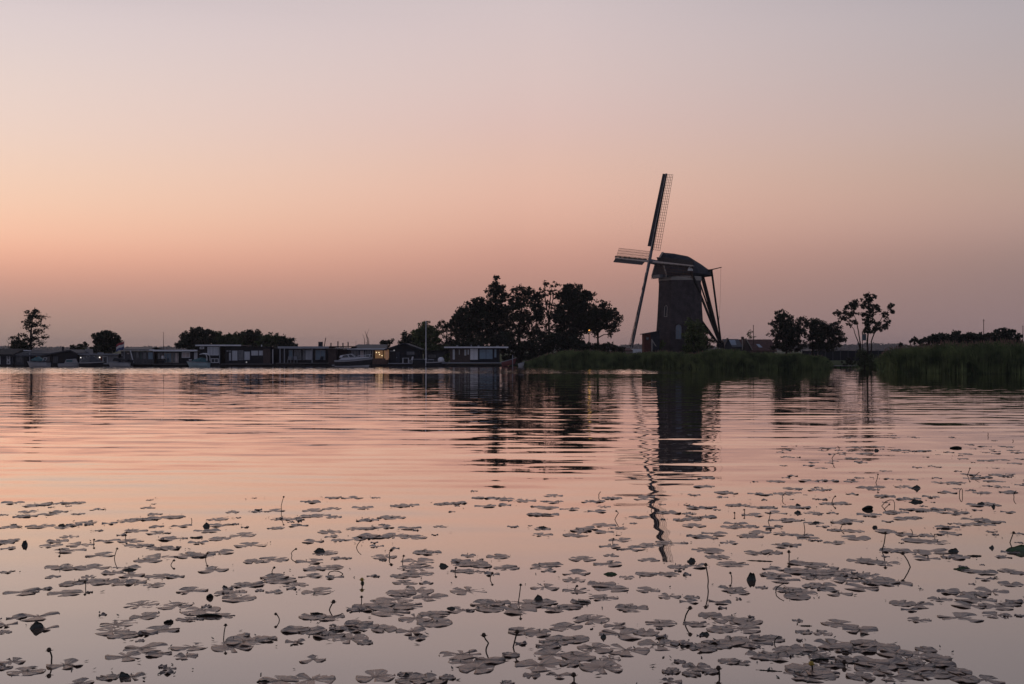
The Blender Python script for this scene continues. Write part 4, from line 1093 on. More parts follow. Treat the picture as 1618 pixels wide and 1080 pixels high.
m = MB(); m.loft([[(Lb * .20, -.8, 1.30), (Lb * .20, .8, 1.30), (Lb * .24, .65, 1.60), (Lb * .24, -.65, 1.60)], [(Lb * .56, -.78, 1.35), (Lb * .56, .78, 1.35), (Lb * .44, .55, 1.78), (Lb * .44, -.55, 1.78)]]); m.build("windscreen", GLASS, t)
m = MB()
for a, b in (((.56, 1.35), (.44, 1.79)), ((.44, 1.79), (.24, 1.62)), ((.24, 1.62), (.17, 1.31)), ((.40, 1.32), (.35, 1.71))):
    for yy in (-.80, .80): m.bar((Lb * a[0], yy, a[1]), (Lb * b[0], yy * .8, b[1]), .06)
m.build("windscreen_frame", FASC, t)
m = MB(); m.loft([[(Lb * .12, -.7, 1.31), (Lb * .12, .7, 1.31), (Lb * .16, .6, 1.60), (Lb * .16, -.6, 1.60)], [(Lb * .23, -.75, 1.31), (Lb * .23, .75, 1.31), (Lb * .24, .65, 1.67), (Lb * .24, -.65, 1.67)]]); m.build("folded_hood", FASC, t)
m = MB(); m.tube([(Lb * .62, -.7, 1.53), (Lb * .8, -.6, 1.63), (Lb * .98, -.1, 1.74), (Lb * .98, .1, 1.74), (Lb * .8, .6, 1.63), (Lb * .62, .7, 1.53)], .025, 5)
for xx, yy, z0_, z1_ in ((.62, .7, 1.27, 1.53), (.8, .6, 1.31, 1.63), (.93, .25, 1.38, 1.71)):
    for sg in (-1, 1): m.bar((Lb * xx, sg * yy, z0_), (Lb * xx, sg * yy, z1_), .03)
m.build("bow_rail", FASC, t)
m = MB(); m.box(-.35, .0, -.9, .9, .18, .28); m.build("swim_platform", HULLW, t)
# domed boat by the grey shed, rowing boats by the brown houseboat
t, Lb = boat("small dark boat with a pale domed spray hood by the grey boathouse", 674, 702, 154.5, .6, HULLD, False, 1.9)
m = MB(); m.ball((Lb * .82, -.1, .95), .42, 10, 6, (1.1, 1.2, 1.0)); m.build("spray_hood", FASC, t, smooth=True)
m = MB(); m.box(Lb * .1, Lb * .4, -.6, .6, .95, 1.05); m.bar((Lb * .1, -.5, .6), (Lb * .1, -.5, 1), .04); m.bar((Lb * .4, -.5, .6), (Lb * .4, -.5, 1), .04); m.build("bench", FASCD, t)
t, Lb = boat("red-brown rowing boat pulled up beside the brown houseboat", 793, 817, 152.5, .45, mat("boat_red_hull", (.16, .05, .05), .5, .2), False, 1.2, "rowing_boat")
t.rotation_euler = (0, R(-13), 0); t.location.z = .25
t, Lb = boat("small white dinghy with raised bow at the reed edge", 819, 829, 151.5, .3, HULLW, False, .8, "dinghy")
t.rotation_euler = (0, R(-14), 0); t.location.z = .15
q = MB(); q.tube([W(810, 580, 152), W(810, 560.5, 152)], .06, 6); tag(q.build("mooring_post", FASCD), "short wooden mooring post beside the red-brown rowing boat", "mooring post")
# jetties
q = MB(); 
for k in range(6): q.box(W(1313, 0, 147).x + k * .45, W(1313, 0, 147).x + k * .45 + .41, 144.8, 147.2, .22, .28)
stg = thing("landing_stage", "little pale wooden landing stage in the gap between the reed beds", "jetty", (0, 0, 0))
q.build("deck", mat("pale_decking", (.22, .2, .2), .8, .2, 2), stg)
for xx in (1313.5, 1328, 1343.5):
    q = MB(); q.bar((W(xx, 0, 145).x, 145, -.4), (W(xx, 0, 145).x, 145, .21), .14); q.build("post", TIMBER, stg)
q = MB(); q.box(W(800, 0, 153).x, W(826, 0, 153).x, 153.2, 154.6, .28, .36); jt = thing("jetty", "low dark plank jetty between the brown houseboat and the reeds", "jetty", (0, 0, 0))
q.build("deck", CONC, jt)
for xx in (801, 812, 824):
    q = MB(); q.bar((W(xx, 0, 153.3).x, 153.3, -.4), (W(xx, 0, 153.3).x, 153.3, .275), .12); q.build("post", CONC, jt)

# garden furniture and the seated person
def garden_chair(label, px, D, z, m_=None, rz=0, group=None):
    t = thing("garden_chair", label, "chair", (W(px, 0, D).x, D, z), rz, group)
    mm = m_ or FASC
    q = MB(); q.box(-.24, .24, -.22, .24, .42, .46); q.build("seat", mm, t)
    q = MB(); q.loft([[(-.24, .22, .47), (.24, .22, .47), (.24, .26, .47), (-.24, .26, .47)], [(-.24, .34, .92), (.24, .34, .92), (.24, .37, .92), (-.24, .37, .92)]]); q.build("backrest", mm, t)
    for sx in (-.21, .21):
        for sy in (-.19, .21):
            q = MB(); q.bar((sx, sy, 0), (sx, sy, .42), .04); q.build("leg", mm, t)
    return t
def garden_table(label, px, D, z, w=.9, mm=None):
    t = thing("garden_table", label, "table", (W(px, 0, D).x, D, z))
    mm = mm or FASC
    q = MB(); q.box(-w / 2, w / 2, -.35, .35, .70, .74); q.build("tabletop", mm, t)
    for sx in (-w / 2 + .06, w / 2 - .06):
        for sy in (-.3, .3):
            q = MB(); q.bar((sx, sy, 0), (sx, sy, .70), .05); q.build("leg", mm, t)
zd = EYE + (HZ - 573.4) * 155.8 / F
GC = "chairs on the houseboat decks"
garden_table("white garden table on the deck of the gabled houseboat", 641, 155.3, zd)
garden_chair("white garden chair beside the table on the gabled houseboat's deck", 648.5, 155.4, zd, rz=R(-60), group=GC)
zv = EYE + (HZ - 573) * 156.3 / F
garden_chair("pale low chair in front of the leftmost pale blue veranda window", 457, 156.9, zv, FASCD, 0, GC)
garden_chair("pale low chair under the second window of the columned veranda", 467, 156.9, zv, FASCD, R(20), GC)
garden_chair("dark chair at the right end of the columned veranda", 507, 156.9, zv, NAVY, R(-20), GC)
z6 = EYE + (HZ - 574.5) * 155.6 / F
garden_table("dark square garden table in front of the seated person", 262, 155.3, z6, .8, NAVY2)
garden_chair("dark chair the person in white is sitting on", 257, 155.55, z6, NAVY2, R(-60), GC)

def person(label, px, D, z):
    x0 = W(px, 0, D).x
    J = {'pel': ((0, 0, .52), .15), 'sp': ((.02, 0, .78), .14), 'ch': ((.06, 0, 1.0), .15), 'nk': ((.10, 0, 1.15), .055), 'hd': ((.13, 0, 1.29), .095), 'tp': ((.13, 0, 1.38), .075),
         'hl': ((.08, .10, .52), .09), 'kl': ((.47, .13, .53), .065), 'al': ((.50, .13, .09), .045), 'fl': ((.66, .13, .04), .035),
         'hr': ((.08, -.10, .52), .09), 'kr': ((.47, -.13, .53), .065), 'ar': ((.42, -.13, .09), .045), 'fr': ((.58, -.13, .04), .035),
         'sl': ((.07, .19, 1.06), .06), 'el': ((.18, .24, .80), .042), 'wl': ((.42, .16, .79), .028), 'ml': ((.50, .14, .79), .03),
         'sr': ((.07, -.19, 1.06), .06), 'er': ((.18, -.24, .80), .042), 'wr': ((.42, -.16, .79), .028), 'mr': ((.50, -.14, .79), .03)}
    E = [('pel', 'sp'), ('sp', 'ch'), ('ch', 'nk'), ('nk', 'hd'), ('hd', 'tp'), ('pel', 'hl'), ('hl', 'kl'), ('kl', 'al'), ('al', 'fl'), ('pel', 'hr'), ('hr', 'kr'), ('kr', 'ar'), ('ar', 'fr'),
         ('ch', 'sl'), ('sl', 'el'), ('el', 'wl'), ('wl', 'ml'), ('ch', 'sr'), ('sr', 'er'), ('er', 'wr'), ('wr', 'mr')]
    ks = list(J)
    me = bpy.data.meshes.new("person")
    me.from_pydata([J[k][0] for k in ks], [(ks.index(a), ks.index(b)) for a, b in E], [])
    o = link("person", me)
    sk = o.modifiers.new("skin", 'SKIN')
    me.skin_vertices.new() if not me.skin_vertices else None
    for i, k in enumerate(ks):
        me.skin_vertices[0].data[i].radius = (J[k][1], J[k][1] * .9)
        me.skin_vertices[0].data[i].use_root = (k == 'pel')
    o.modifiers.new("sub", 'SUBSURF').levels = 1
    o.modifiers["sub"].render_levels = 1
    # clothing by height: white shirt over dark trousers, skin at head and hands
    m = bpy.data.materials.new("clothed_figure"); m.use_nodes = True; t = m.node_tree; b = t.nodes['Principled BSDF']; b.inputs['Roughness'].default_value = .85
    c = t.nodes.new('ShaderNodeTexCoord'); sp = t.nodes.new('ShaderNodeSeparateXYZ'); t.links.new(c.outputs['Object'], sp.inputs[0])
    r = t.nodes.new('ShaderNodeValToRGB'); r.color_ramp.interpolation = 'CONSTANT'
    r.color_ramp.elements[0].color = (.03, .035, .05, 1); r.color_ramp.elements[1].position = .62; r.color_ramp.elements[1].color = (.6, .6, .62, 1)
    e = r.color_ramp.elements.new(1.14); e.position = 1.0; e.color = (.35, .2, .15, 1)
    ml = t.nodes.new('ShaderNodeMath'); ml.operation = 'MULTIPLY'; ml.inputs[1].default_value = 1 / 1.16; t.links.new(sp.outputs['Z'], ml.inputs[0])
    t.links.new(ml.outputs[0], r.inputs[0]); t.links.new(r.outputs[0], b.inputs['Base Color'])
    me.materials.append(m)
    o.location = (x0, D, z); o.rotation_euler = (0, 0, R(-15))
    tag(o, label, "person")
    hh = MB(); hh.ball((.12, 0, 1.33), .105, 8, 6, (1.05, .95, .95)); hh.build("hair", mat("dark_hair", (.03, .022, .018), .7), o, smooth=True)
person("person in a white shirt sitting at the small dark table on a houseboat deck", 256.5, 155.35, z6)

# ------------------------------------------------------------------ flag, masts, lamps
fl = thing("flag", "red white and blue flag hanging from a slanting staff above the white boat", "flag", (W(193, 0, 154.5).x, 154.5, 0))
b0 = Vector((W(193, 0, 154.5).x, 154.5, 0))
q = MB(); q.tube([W(196, 575, 154.5) - b0, W(196.2, 537.6, 154.5) - b0], [.05, .03], 6); q.build("flagstaff", FASCD, fl)
FR = mat("flag_red", (.22, .02, .03), .8); FW = mat("flag_white", (.5, .48, .5), .8); FB = mat("flag_blue", (.035, .06, .16), .8)
def stripe(k, m_):
    rg = []
    for i in range(11):
        t = i / 10
        tx, ty = 196.0 - 12.5 * t, 538.6 + 5.4 * t + .5 * math.sin(t * 7)
        a = W(tx, ty + 3.9 * k, 154.5) - b0; b_ = W(tx - .3, ty + 3.9 * (k + 1) , 154.5) - b0
        wv = .10 * math.sin(t * 9)
        rg.append([(a.x, a.y + wv, a.z), (b_.x, b_.y + wv, b_.z), (b_.x, b_.y + wv + .012, b_.z), (a.x, a.y + wv + .012, a.z)])
    q = MB(); q.loft(rg); q.build("stripe", m_, fl)
for k, m_ in enumerate((FR, FW, FB)): stripe(k, m_)
def mast(name, label, cat, px, y0, y1, D, r, m_, knob=True, px1=None, extra=None, group=None):
    q = MB(); q.tube([W(px, y1, D), W(px1 or px, y0, D)], [r, r * .6], 8)
    if knob: q.ball(W(px1 or px, y0, D), r * 1.2, 6, 4)
    o = q.build(name, m_); tag(o, label, cat, group)
    if extra: extra(o)
    return o
mast("mast", "tall slim white mast standing in the water by the gabled houseboat", "mast", 673, 508.5, 578, 154, .085, FASC,
     extra=lambda o: MB().ball(W(673, 567.5, 153.9), .14, 8, 5).build("lamp_globe", FASC, o))
mast("mast", "thin dark flagless pole rising over the long grey houseboat roof", "mast", 258.4, 525, 572, 163, .05, LATT)
mast("utility_pole", "wooden pole standing behind the hedge near the right edge", "pole", 1554.3, 505, 566, 160, .07, LATT,
     extra=lambda o: MB().bar(W(1552.9, 506.5, 160), W(1555.7, 506.5, 160), .05).build("crossarm", LATT, o))
mast("utility_pole", "pole cut by the right edge of the photo beyond the hedge", "pole", 1616.3, 515, 566, 165, .07, LATT)
mast("chimney_pole", "tall brown pole behind the farmhouse roof ridge", "pole", 1190.5, 514, 556, 188, .08, LATT)

lamp = thing("street_lamp", "lit yellow lamp on a post glowing among the leaves of the big trees", "street lamp", (W(931, 0, 169.0).x, 169.0, .45))
LX = W(931, 0, 169.0).x
q = MB(); q.tube([(0, .25, -.3), (0, .25, 5.1), (0, .15, 5.28), (0, 0, 5.30)], [.07, .05, .04, .035], 8); q.build("lamp_post", TIMBER, lamp)
zl = EYE + (HZ - 521.5) * 169.0 / F - .45
q = MB(); q.ball((0, -.05, zl), .13, 10, 6, (1, 1, .8)); q.build("lamp_bulb", mat("glowing_sodium_lamp", (1, .6, .2), .5, 0, emit=(1.0, .45, .08, 1.1)), lamp)
q = MB(); q.loft([[(.26 * math.cos(a), .26 * math.sin(a) - .05, zl + .12) for a in np.linspace(0, 5.5, 8)], [(.08 * math.cos(a), .08 * math.sin(a) - .05, zl + .25) for a in np.linspace(0, 5.5, 8)]]); q.build("lamp_shade", TIMBER, lamp)
pl = bpy.data.lights.new("lamp_light", 'POINT'); pl.energy = 3.5; pl.color = (1.0, .58, .15); pl.shadow_soft_size = .3
po = bpy.data.objects.new("lamp_light", pl); COL.objects.link(po); po.parent = lamp; po.location = (0, -.45, zl - .05)
pl = bpy.data.lights.new("room_light", 'POINT'); pl.energy = 3; pl.color = (1.0, .6, .35); pl.shadow_soft_size = .4
po = bpy.data.objects.new("room_light", pl); COL.objects.link(po); po.location = (W(600, 0, 158).x, 158.6, 1.9)

# ------------------------------------------------------------------ houses right of the mill
TILE = mat("dark_red_tiles", (.085, .045, .042), .85, .3, 2.5, spec=.15)
h = House("farmhouse", "farmhouse with dark red-brown tiled roof and a skylight, right of the mill", "house", 1170, 186, None, .5)
h.wall(1177, 1226, 551, 574, GREYW, 1.0, 7); h.slope(1176, 1228, 553.5, 535.5, .2, TILE, dy0=.2, dy1=4.2)
h.gable([(1175.4, 575), (1175.4, 552), (1177.5, 534.5), (1187, 552), (1187, 575)], BROWN, -.4, 1.0)
q = MB(); q.bar((h.x(1177.5), -.5, h.z(534)), (h.x(1187.5), -.5, h.z(552)), .16, .12); q.build("barge_board", PALE, h.t)
h.box("chimney", 1175.3, 1178.5, 531.5, 537.5, BROWN, 1.5, 2.2)
q = MB(); z_ = lambda y: h.z(y)
f_ = q.loft([[(h.x(1203), .98, h.z(550.2)), (h.x(1209), .98, h.z(550.2)), (h.x(1209), 1.05, h.z(550.2)), (h.x(1203), 1.05, h.z(550.2))],
             [(h.x(1199.6), 2.35, h.z(543.2)), (h.x(1204.6), 2.35, h.z(543.2)), (h.x(1204.6), 2.45, h.z(543.2)), (h.x(1199.6), 2.45, h.z(543.2))]])
q.build("skylight", mat("skylight_glass", (.30, .34, .42), .25, .1, 1), h.t)
h.win(1180, 1184, 560, 566, PALE, CURTD, 0, -.4)
h = House("cottage", "small house with grey-blue glazed roof between the tail poles and the farmhouse", "house", 1144, 184, None, .5)
h.wall(1149, 1174, 546, 574, GREYW, 1.0, 6); h.slope(1148.5, 1174.6, 547.5, 535, .2, SLATE, dy0=.3, dy1=4)
h.gable([(1144.5, 575), (1144.5, 547), (1150, 533.5), (1156, 547), (1156, 575)], TAR, -.2, 1.0)
q = MB(); q.loft([[(h.x(1154), 1.0, h.z(546)), (h.x(1166), 1.0, h.z(546)), (h.x(1166), 1.1, h.z(546) + .12), (h.x(1154), 1.1, h.z(546) + .12)],
                  [(h.x(1155), 2.9, h.z(537.6)), (h.x(1167), 2.9, h.z(537.6)), (h.x(1167), 2.9, h.z(537.6) + .12), (h.x(1155), 2.9, h.z(537.6) + .12)]]); q.build("solar_panel", mat("bluish_panel", (.16, .20, .27), .3, .1, 1), h.t)
h.post(1173.4, 536, 552, PALE, .1, .12, "downpipe")
h = House("barn", "far low barn with a red-brown roof beneath the windmill's lower sail", "barn", 976, 235, None, .4)
h.wall(979, 1013, 553, 566, PALE, .6, 6); h.slope(977, 1000, 553.2, 549.4, .2, TILE, dy0=.2, dy1=3, a2=980, b2=997); h.box("annex", 1000.3, 1014, 551.2, 566, FASC, .1, 5)
h = House("fence", "long dark board fence behind the lawn and the tall open tree", "fence", 1268, 192, None, .4)
for a in range(1268, 1412, 12):
    h.box("fence_panel", a + .5, a + 11.5, 553.4 + (a % 24) / 24 * .5, 571, NAVY2, 0, .06)
    h.box("fence_post", a - .5, a + .45, 552.8, 572, GREYW, -.05, .1)
sgn = thing("notice_board", "small pale blue square board on a post beside the tall open tree", "sign", (W(1365, 0, 151.5).x, 151.5, .4))
q = MB(); q.bar((-.2, 0, -.3), (-.2, 0, EYE + (HZ - 528) * 151.5 / F - .4), .08); q.build("post", TIMBER, sgn)
q = MB(); z0_ = EYE + (HZ - 537) * 151.5 / F - .4; q.box(-.28, .3, -.08, -.042, z0_, z0_ + .78); q.build("board", mat("pale_blue_board", (.17, .22, .27), .6), sgn)
q = MB()
q.box(-.31, .33, -.10, -.035, z0_ + .78, z0_ + .83); q.box(-.31, .33, -.10, -.035, z0_ - .05, z0_); q.build("board_frame", TIMBER, sgn)
garden_chair("white garden chair in front of the farmhouse, nearer the windmill", 1185, 158, .45, WHITE, 0)
garden_chair("white garden chair in front of the farmhouse, nearer the skylight", 1193, 158, .45, WHITE, R(30))
# ------------------------------------------------------------------ lily pads
def pad_material(name, dark, light, rough):
    m = bpy.data.materials.new(name); m.use_nodes = True
    t = m.node_tree; b = t.nodes['Principled BSDF']
    b.inputs['Roughness'].default_value = rough; b.inputs['Specular IOR Level'].default_value = 1.0
    c = t.nodes.new('ShaderNodeTexCoord'); oi = t.nodes.new('ShaderNodeObjectInfo')
    n = t.nodes.new('ShaderNodeTexNoise'); n.inputs['Scale'].default_value = 11; n.inputs['Detail'].default_value = 7; n.inputs['Roughness'].default_value = .65
    ad = t.nodes.new('ShaderNodeVectorMath'); ad.operation = 'ADD'; t.links.new(c.outputs['Object'], ad.inputs[0])
    t.links.new(oi.outputs['Location'], ad.inputs[1]); t.links.new(ad.outputs[0], n.inputs['Vector'])
    r = t.nodes.new('ShaderNodeValToRGB'); r.color_ramp.elements[0].position = .3; r.color_ramp.elements[1].position = .72
    r.color_ramp.elements[0].color = dark + (1,); r.color_ramp.elements[1].color = light + (1,)
    t.links.new(n.outputs['Fac'], r.inputs[0]); t.links.new(r.outputs[0], b.inputs['Base Color'])
    rr = t.nodes.new('ShaderNodeMapRange'); rr.inputs['To Min'].default_value = rough - .14; rr.inputs['To Max'].default_value = rough + .25
    t.links.new(n.outputs['Fac'], rr.inputs['Value']); t.links.new(rr.outputs[0], b.inputs['Roughness'])
    # radial veins: bump from the angle round the leaf
    sp = t.nodes.new('ShaderNodeSeparateXYZ'); t.links.new(c.outputs['Object'], sp.inputs[0])
    a = t.nodes.new('ShaderNodeMath'); a.operation = 'ARCTAN2'; t.links.new(sp.outputs['Y'], a.inputs[0]); t.links.new(sp.outputs['X'], a.inputs[1])
    k = t.nodes.new('ShaderNodeMath'); k.operation = 'MULTIPLY'; k.inputs[1].default_value = 17; t.links.new(a.outputs[0], k.inputs[0])
    s = t.nodes.new('ShaderNodeMath'); s.operation = 'SINE'; t.links.new(k.outputs[0], s.inputs[0])
    s2 = t.nodes.new('ShaderNodeMath'); s2.operation = 'MULTIPLY_ADD'; s2.inputs[1].default_value = .25; t.links.new(s.outputs[0], s2.inputs[0]); t.links.new(n.outputs['Fac'], s2.inputs[2])
    bp = t.nodes.new('ShaderNodeBump'); bp.inputs['Strength'].default_value = .5; bp.inputs['Distance'].default_value = .006
    t.links.new(s2.outputs[0], bp.inputs['Height']); t.links.new(bp.outputs[0], b.inputs['Normal'])
    return m
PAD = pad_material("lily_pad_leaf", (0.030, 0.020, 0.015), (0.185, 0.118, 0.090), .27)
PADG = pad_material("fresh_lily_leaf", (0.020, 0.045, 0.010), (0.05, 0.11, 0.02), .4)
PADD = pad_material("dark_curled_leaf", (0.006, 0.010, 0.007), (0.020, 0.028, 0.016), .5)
STEM = mat("lily_stalk", (0.022, 0.018, 0.014), .6, .3, 20, spec=.3)
BUD = mat("lily_seed_head", (0.045, 0.028, 0.018), .6, .3, 30, spec=.3)
BUDY = mat("yellow_lily_bud", (0.35, 0.24, 0.03), .5, .2, 30)

def pad_mesh(seed, curl=0.0):
    r_ = random.Random(seed)
    n = 30; notch = r_.uniform(.10, .22); asp = r_.uniform(.78, .95)
    ph = [r_.uniform(0, 6.28) for _ in range(4)]; am = [r_.uniform(.01, .03), r_.uniform(.003, .012), r_.uniform(0, .008)]
    bites = [(r_.uniform(.5, 5.8), r_.uniform(.06, .16), r_.uniform(.05, .18)) for _ in range(r_.choice((0, 0, 1, 2)))]
    PAD_CHEWED.append(len(bites) > 0)
    rings = []
    wav = r_.uniform(.002, .009) 
    for fr in (0.0, .35, .7, .92, 1.0):
        ring = []
        for i in range(n):
            a = notch + (2 * math.pi - 2 * notch) * i / (n - 1)
            rad = 1 + am[0] * math.sin(2 * a + ph[0]) + am[1] * math.sin(5 * a + ph[1]) + am[2] * math.sin(11 * a + ph[2])
            for ba, bw, bd in bites:
                rad -= bd * math.exp(-((a - ba) / bw) ** 2)
            rad *= 1 - .05 * math.exp(-(min(a - notch, 2 * math.pi - notch - a) / .1) ** 2)
            rr = .5 * rad * fr
            z = wav * fr * fr * math.sin(3 * a + ph[3]) + 0.0024 * fr * math.sin(7 * a + ph[0]) + r_.uniform(-.0030, .0026) * fr + r_.uniform(-.0009, .0009) + curl * max(0, fr - .6) * max(0, math.sin(a + ph[1]))
            ring.append((rr * math.cos(a) + .06 * (1 - fr), rr * math.sin(a) * asp, z))
        rings.append(ring)
    v = []; f = []
    for zoff in (0.002, -0.002):
        for ring in rings: v += [(x, y, z + zoff) for x, y, z in ring]
    k = len(rings) * n
    for layer, flip in ((0, False), (k, True)):
        for j in range(len(rings) - 1):
            for i in range(n - 1):
                q = (layer + j * n + i, layer + (j + 1) * n + i, layer + (j + 1) * n + i + 1, layer + j * n + i + 1)
                f.append(q[::-1] if flip else q)
    o = (len(rings) - 1) * n
    for i in range(n - 1): f.append((o + i, k + o + i, k + o + i + 1, o + i + 1))
    for j in range(len(rings) - 1):
        f.append((j * n, k + j * n, k + (j + 1) * n, (j + 1) * n)); f.append((j * n + n - 1, (j + 1) * n + n - 1, k + (j + 1) * n + n - 1, k + j * n + n - 1))
    me = bpy.data.meshes.new("lily_pad"); me.from_pydata(v, [], f)
    me.polygons.foreach_set('use_smooth', [True] * len(f)); me.materials.append(PAD); me.update()
    return me, np.array(v), f
PAD_CHEWED = []
PADS = [pad_mesh(100 + i, 0.0 if i % 4 else .015) for i in range(12)]

# measured leaves: column, row, width in enlargements of the photo
ZA = """60,102,120;200,112,180;330,105,160;15,160,50;130,145,90;120,165,160;260,148,160;370,155,70;240,124,35;460,134,75;700,126,75;728,108,20;730,157,80;1100,146,80;1215,145,60;1300,140,110;50,217,110;190,213,140;300,218,100;410,195,110;350,208,80;520,200,80;600,188,120;680,183,180;750,173,120;820,170,120;1030,180,110;1040,208,120;1160,218,40;1330,178,110;1400,180,100;1470,95,100;1480,100,80;1580,78,90;1480,138,120;1570,130,100;1500,160,160;1580,170,80;1410,210,100;1305,222,90;330,262,100;50,280,100;30,292,90;40,318,80;270,283,120;240,305,120;380,300,140;330,328,160;510,283,120;620,283,130;750,245,120;640,235,120;740,215,80;860,212,100;980,235,130;820,272,140;930,265,60;1040,272,120;1150,255,150;940,290,110;1480,285,110;1560,240,130;1570,262,80;1600,280,80;650,305,130;770,318,170;1185,303,160;1540,340,130;480,350,150;760,360,170;700,375,150;900,352,170;1050,335,140;960,350,130;1200,380,120;1290,372,160;1470,380,150;1600,365,80;35,430,75;300,412,200;440,408,170;600,410,130;530,432,120;620,445,140;750,450,130;830,452,90;580,478,150;640,480,130;500,475,150;430,480,170;340,485,130;250,453,80;420,452,80;730,492,120;1010,420,160;110,525,180;215,510,70;310,530,170;910,518,155;1090,530,170;1130,555,170;1200,490,130;1160,492,130;1300,455,140;1330,470,160;1400,492,130;1470,450,120;1520,415,190;1580,455,100;1505,522,180;1300,525,90;670,585,180;830,590,170;685,640,160;950,612,210;1040,640,150;885,655,110;560,675,180;170,640,220;80,645,100;220,697,120;30,680,110;20,715,80;530,710,190;590,730,160;760,705,190;700,720,100;1480,640,150;1560,645,150;1400,705,140;1480,710,140;1560,730,160;1400,760,110;1600,700,90;1170,755,220;1100,785,220;1260,750,110;1480,845,140;690,790,210;900,785,180;590,830,190;750,818,130;880,830,120;125,900,185;310,868,180;60,855,130;20,885,80;800,888,70;790,908,30;510,930,110;620,925,150;1320,945,200;1480,940,230;380,955,140"""
ZB = """50,78,110;160,78,55;100,125,120;290,118,160;500,105,170;560,103,80;700,82,200;770,85,120;870,92,120;1000,98,110;1000,69,100;625,47,40;680,118,110;770,113,80;970,125,130;1080,132,110;930,160,180;1200,98,160;1290,82,140;1430,85,110;1440,73,100;1240,121,80;1210,143,100;1560,150,150;1410,170,110;1600,183,80;240,170,170;120,182,150;100,220,160;200,217,110;320,222,120;465,215,70;150,262,160;250,258,150;340,265,140;60,275,110;165,308,80;25,365,50;950,225,100;1150,225,150;1240,208,130;1310,222,90;1240,240,100;950,253,110;1110,254,140;1320,278,130;1370,320,150;1270,308,120;1460,305,140;1550,293,150;1275,352,80;1455,373,110;1590,405,110;390,342,180;200,358,130;360,380,170;600,352,90;740,357,120;590,385,230;780,410,130;660,400,120;350,410,180;280,450,110;360,440,160;300,480,130;400,482,70;620,428,120;710,440,90;560,425,100;990,395,120;940,405,130;1140,368,140;1260,392,150;1110,435,150;980,425,80;1350,455,90;1440,440,110;1540,440,120;1100,468,130;1230,488,160;1110,518,140;1280,510,170;1450,515,140;960,503,160;600,520,200;1550,545,130;1240,552,150;1130,572,110;1350,600,220;350,520,200;280,530,160;250,560,200;420,550,180;180,580,190;120,600,160;300,590,180;230,620,200;440,630,150;60,610,80;350,650,190;440,670,180;100,680,230;60,700,150;200,700,150;330,710,160;40,745,200;360,742,100;110,765,80;560,610,150;730,575,210;880,580,190;960,575,130;830,610,200;1010,605,150;1080,595,130;700,605,150;1180,655,200;1060,690,180;1300,685,130;1510,672,160;860,710,160;930,720,150;1330,725,230;1440,715,150;1020,755,180;1100,750,160;980,780,130;1200,790,200;1350,800,230;1500,775,210;1600,770,100;850,770,60;560,820,210;600,860,210;700,850,150;640,885,200;800,825,90;1000,820,200;940,870,260;1080,865,120;1230,880,240;1120,830,180;1270,840,120;900,920,100;1030,920,130;1560,900,110;1600,855,60;160,925,230;380,930,280;500,930,90;300,915,80;1560,950,110"""
